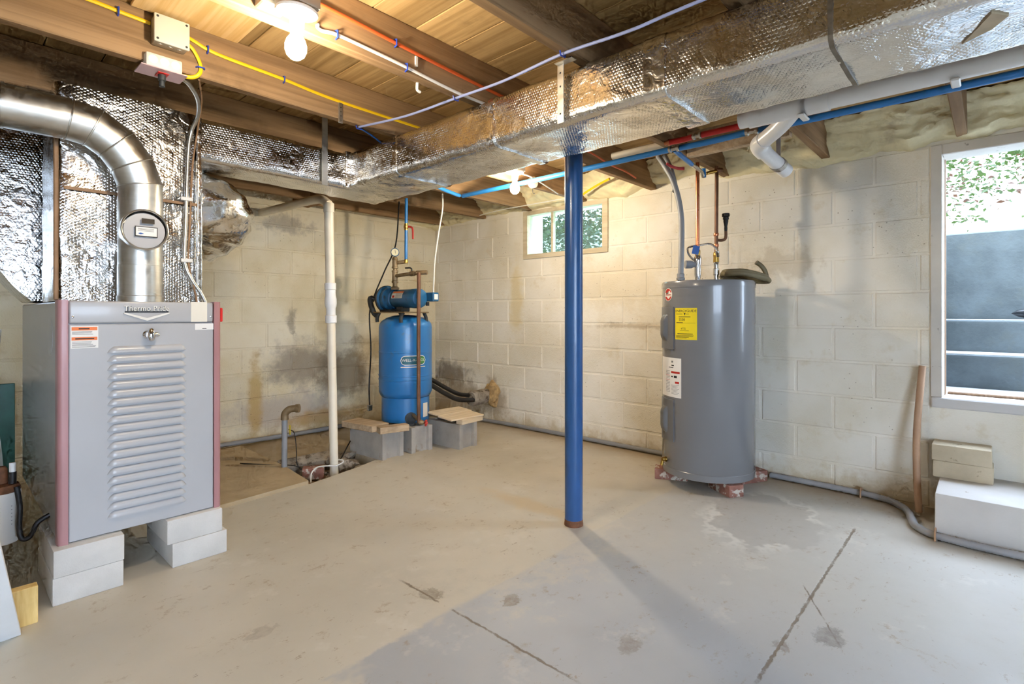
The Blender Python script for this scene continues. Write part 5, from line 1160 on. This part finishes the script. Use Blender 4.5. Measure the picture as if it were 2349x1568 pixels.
MB().lathe([(0.036, 0), (0.036, 0.06)], along(1.735), along(2.5), 22).build('hub', 'pvc_cream', sp)
MB().tube([along(1.79), (1.80, 3.42, 1.83), (1.80, 3.55, 1.845), (1.80, 4.0, 1.856), (1.80, 4.43, 1.868)], 0.0305, 20, 5).build('pipe_run', 'pvc_cream', sp)
gp = thing('galvanized_pipe', 'short grey pipe stub with an elbow standing in the floor', 'pipe', (1.575, 3.50, 0))
MB().tube([(1.575, 3.50, -0.08), (1.578, 3.50, 0.345)], 0.0185, 14, smooth=False).build('stub', 'conduit_grey', gp)
MB().tube([(1.578, 3.50, 0.335), (1.580, 3.498, 0.375), (1.60, 3.475, 0.405), (1.635, 3.44, 0.412)], 0.024, 14, 5).build('elbow', 'old_brass', gp)
MB().lathe([(0.027, 0), (0.029, 0.006), (0.029, 0.024), (0.02, 0.026)], (1.628, 3.447, 0.411), (1.70, 3.375, 0.416), 16).build('collar', 'old_brass', gp)
MB().box((1.600, 3.462, 0.235), (1.601, 3.48, 0.30)).build('yellow_tag', 'label_yellow', gp)
one('brick', MB().box((-0.07, -0.045, 0), (0.07, 0.045, 0.075), 0.005, 2, Matrix.Translation((1.745, 3.43, -0.075)) @ Matrix.Rotation(math.radians(-30), 4, 'Z')).jitter(0.004, 15, 4), 'brick_red', 'worn red brick lying in the sump pit', 'brick')
one('concrete_chunk', MB().box((-0.20, -0.05, -0.03), (0.20, 0.05, 0.07), 0.01, 2, Matrix.Translation((1.80, 3.63, -0.05)) @ Matrix.Rotation(math.radians(-4), 4, 'Z') @ Matrix.Rotation(math.radians(24), 4, 'X')).jitter(0.008, 12, 3), 'rubble', 'long grey concrete chunk at the back of the sump pit', 'concrete')
rk = random.Random(21)
for k, (x, y, z, s_, lab) in enumerate([(2.00, 3.42, -0.05, 0.085, 'largest broken stone in the pit right of the white pipe'), (2.06, 3.55, -0.02, 0.075, 'stone at the back right rim of the sump pit'), (1.96, 3.56, -0.03, 0.06, 'small stone behind the white pipe in the pit'), (2.03, 3.30, -0.06, 0.06, 'low stone at the front right edge of the pit'), (1.87, 3.24, -0.08, 0.05, 'small stone beside the foot of the white pipe')]):
    mb = MB().sphere((x, y, z), s_, 14, 9, (1.1, 0.8, 0.6)); mb.jitter(s_ * 0.45, 14, k * 3.1); one('broken_stone', mb, 'rubble', lab, 'stone', 'stones in the sump pit', 20)
for k in range(1): 
    mb = MB()
    for i in range(70):
        x, y = rk.uniform(1.62, 2.08), rk.uniform(3.18, 3.66); s_ = rk.uniform(0.006, 0.018); sub = MB().sphere((x, y, -0.075 + rk.uniform(0, 0.03)), s_, 6, 4, (1.2, 0.9, 0.7)); sub.jitter(s_ * 0.4, 40, i); mb.add(sub.v, sub.f)
    tag(mb.build('pit_gravel', 'rubble', None, 20), 'loose gravel and crumbs on the sump pit bottom', 'gravel', None, 'stuff')
cable('cable', [(1.60, 3.49, 0.27), (1.63, 3.47, 0.24), (1.64, 3.46, 0.12), (1.64, 3.46, 0.05), (1.66, 3.44, 0.0), (1.72, 3.42, -0.03), (1.71, 3.50, -0.03), (1.65, 3.52, 0.01), (1.55, 3.60, 0.02), (1.40, 3.78, 0.028)], 0.003, 'cable_black', 'thin dark wire looping around the grey pipe stub', 1.0)
cable('cable', [(1.66, 3.30, -0.06), (1.68, 3.33, -0.01), (1.74, 3.36, 0.012), (1.80, 3.32, 0.015), (1.84, 3.305, 0.01), (1.89, 3.305, 0.02), (1.905, 3.33, 0.03), (1.88, 3.375, 0.025), (1.82, 3.365, 0.0)], 0.005, 'cable_white', 'pale cord looped around the foot of the white pipe', 1.0)
cable('rod', [(1.965, 3.46, 0.0), (2.10, 3.56, 0.09)], 0.005, 'cable_black', 'thin dark rod leaning out of the pit toward the block', 1.0, 'rod')
slab = MB().prism([(0.90, 3.04), (1.545, 3.10), (1.585, 3.50), (1.60, 4.30), (0.90, 4.30)], lambda a, c: (a, c, 0.0), (0, 0, 0.022)); one('concrete_slab', slab, 'slab_tan', 'tan concrete slab on the floor beside the sump pit', 'slab')

# floor conduits and hoses along the walls
one('floor_conduit', MB().tube([(1.00, 4.34, 0.042), (1.46, 4.34, 0.042), (1.85, 4.36, 0.03), (2.10, 4.38, 0.022), (2.38, 4.38, 0.022), (2.7, 4.385, 0.022)], 0.0185, 12, 5), 'conduit_grey', 'grey conduit lying along the wall behind the sump pit', 'conduit', None, 60)
one('floor_conduit', MB().tube([(2.95, 4.36, 0.022), (3.40, 4.20, 0.022), (3.555, 3.60, 0.022), (3.585, 3.0, 0.022), (3.59, 2.4, 0.022), (3.59, 1.85, 0.022), (3.59, 1.60, 0.022)], 0.0165, 12, 6), 'conduit_grey', 'grey conduit on the floor from corner to water heater', 'conduit', None, 60)
one('corrugated_hose', ribbed([(3.585, 1.05, 0.02), (3.585, 0.85, 0.02), (3.58, 0.66, 0.02), (3.565, 0.50, 0.02), (3.515, 0.40, 0.02), (3.42, 0.335, 0.02), (3.30, 0.305, 0.02), (3.20, 0.28, 0.02), (3.135, 0.22, 0.02), (3.11, 0.12, 0.02), (3.105, 0.0, 0.02), (3.105, -0.3, 0.02), (3.105, -0.8, 0.02)], 0.0185, 0.010, 12, 0.16), 'hose_grey', 'corrugated grey hose curving around the concrete step', 'hose', None, 80)
for p, q in (((3.57, 0.56, 0.0), 'small tan bracket over the hose at the wall'), ((3.125, 0.20, 0.0), 'small tan bracket over the hose at the step corner')):
    one('hose_bracket', MB().tube([(p[0] - 0.026, p[1], 0.002), (p[0] - 0.022, p[1], 0.036), (p[0], p[1], 0.043), (p[0] + 0.022, p[1], 0.036), (p[0] + 0.026, p[1], 0.002)], 0.012, 8, 3, flat=0.35), 'rod_tan', q, 'bracket', 'hose brackets', 60)
one('tan_rod', MB().tube([(3.425, 0.286, 0.02), (3.47, 0.298, 0.20), (3.51, 0.302, 0.42), (3.55, 0.292, 0.62), (3.575, 0.283, 0.765)], 0.0165, 14, 4), 'rod_tan', 'tan pipe leaning in the corner beside the concrete step', 'rod', None, 60)

# concrete steps under the doorway
one('concrete_step', MB().box((3.14, -0.95, 0.0), (3.615, 0.205, 0.213), 0.008, 2).jitter(0.004, 6, 1), 'step_paint', 'large white painted concrete step below the doorway', 'step')
one('step_slab', MB().box((3.455, 0.0, 0.213), (3.612, 0.232, 0.296), 0.006, 2).jitter(0.003, 12, 2), 'step_stone', 'lower of two small stone slabs stacked on the step', 'slab', 'stacked step slabs')
one('step_slab', MB().box((3.452, 0.006, 0.296), (3.612, 0.238, 0.378), 0.006, 2).jitter(0.003, 12, 5), 'step_stone', 'upper of two small stone slabs stacked on the step', 'slab', 'stacked step slabs')

# ------------------------------------------------------------------ things left of the furnace
of = thing('oil_filter', 'white labelled oil filter canister low beside the furnace', 'filter', (0.20, 2.85, 0.12))
MB().lathe([(0.05, 0.155), (0.055, 0.16), (0.055, 0.335), (0.058, 0.34), (0.058, 0.352), (0.03, 0.357)], (0.175, 2.86, 0), (0.175, 2.86, 1), 24).build('canister', 'paper_white', of)
MB().lathe([(0.056, 0.35), (0.058, 0.36), (0.05, 0.38), (0.02, 0.385), (0.018, 0.44), (0.012, 0.45)], (0.175, 2.86, 0), (0.175, 2.86, 1), 20).build('filter_head', 'rust', of)
for i in range(6): MB().add([(0.175 + 0.0556 * math.cos(a), 2.86 + 0.0556 * math.sin(a), z) for z in (0.30 - i * 0.014, 0.303 - i * 0.014) for a in (math.radians(-100), math.radians(-60))], [(0, 1, 3, 2)]).build('text_line', 'print_grey', of)
MB().cyl((0.205, 2.83, 0.385), (0.205, 2.83, 0.43), 0.012, n=12).build('black_cap', 'rubber_black', of); MB().cyl((0.205, 2.83, 0.43), (0.205, 2.83, 0.465), 0.010, n=12).build('white_cap', 'paper_white', of)
cable('oil_line', [(0.215, 2.80, 0.375), (0.222, 2.78, 0.30), (0.220, 2.775, 0.22), (0.228, 2.77, 0.178), (0.25, 2.765, 0.182), (0.268, 2.76, 0.225), (0.285, 2.76, 0.24), (0.308, 2.76, 0.252)], 0.009, 'rubber_black', 'black rubber fuel hose looping from filter into furnace side', 1.0, 'hose', 10)
one('green_board', MB().box((-0.15, 4.0, 0.10), (0.30, 4.02, 0.66), 0.002, 1, None), 'board_green', 'dark green board standing by the wall left of the furnace', 'board')
fm = MB(); vs = []; fs = []
for i in range(25):
    for j in range(13):
        t = i / 24; s_ = j / 12; x = 0.02 + 0.19 * s_ + 0.012 * math.sin(t * 7); y = 3.5 + 0.03 * math.sin(s_ * 9 + t * 5) + 0.02 * noise.noise(V3((t * 6, s_ * 5, 0))); vs.append((x, y, 0.02 + 0.95 * t))
for i in range(24):
    for j in range(12): fs.append((i * 13 + j, i * 13 + j + 1, (i + 1) * 13 + j + 1, (i + 1) * 13 + j))
one('plastic_sheet', fm.add(vs, fs), 'clear_film', 'crumpled clear plastic sheet hanging left of the furnace', 'sheet', None, 80)
wb = MB().prism([(2.352, 0.012), (2.335, 0.008), (1.955, 0.50), (1.972, 0.508)], lambda a, c: (-0.25, a, c), (0.44, 0, 0.0))
wbm = MB().box((-0.62, -0.009, 0), (0.0, 0.009, 0.66), 0.001, 1, Matrix.Translation((0.19, 2.345, 0.008)) @ Matrix.Rotation(math.radians(-0.5), 4, 'Z') @ Matrix.Rotation(math.radians(40), 4, 'X') @ Matrix.Rotation(math.radians(-7), 4, 'Y'))
one('white_board', wbm, 'board_white', 'white edged board leaning in the lower left corner', 'board')
one('wood_block', MB().box((0.135, 2.395, 0.0), (0.237, 2.435, 0.125), 0.002, 1), 'yellow_pine', 'yellow pine block standing behind the leaning white board', 'wood')
one('floor_plate', MB().box((-0.30, 2.28, 0.0), (0.125, 2.36, 0.02), 0.004), 'cinder_grey', 'thin grey slab on the floor in the lower left corner', 'slab')
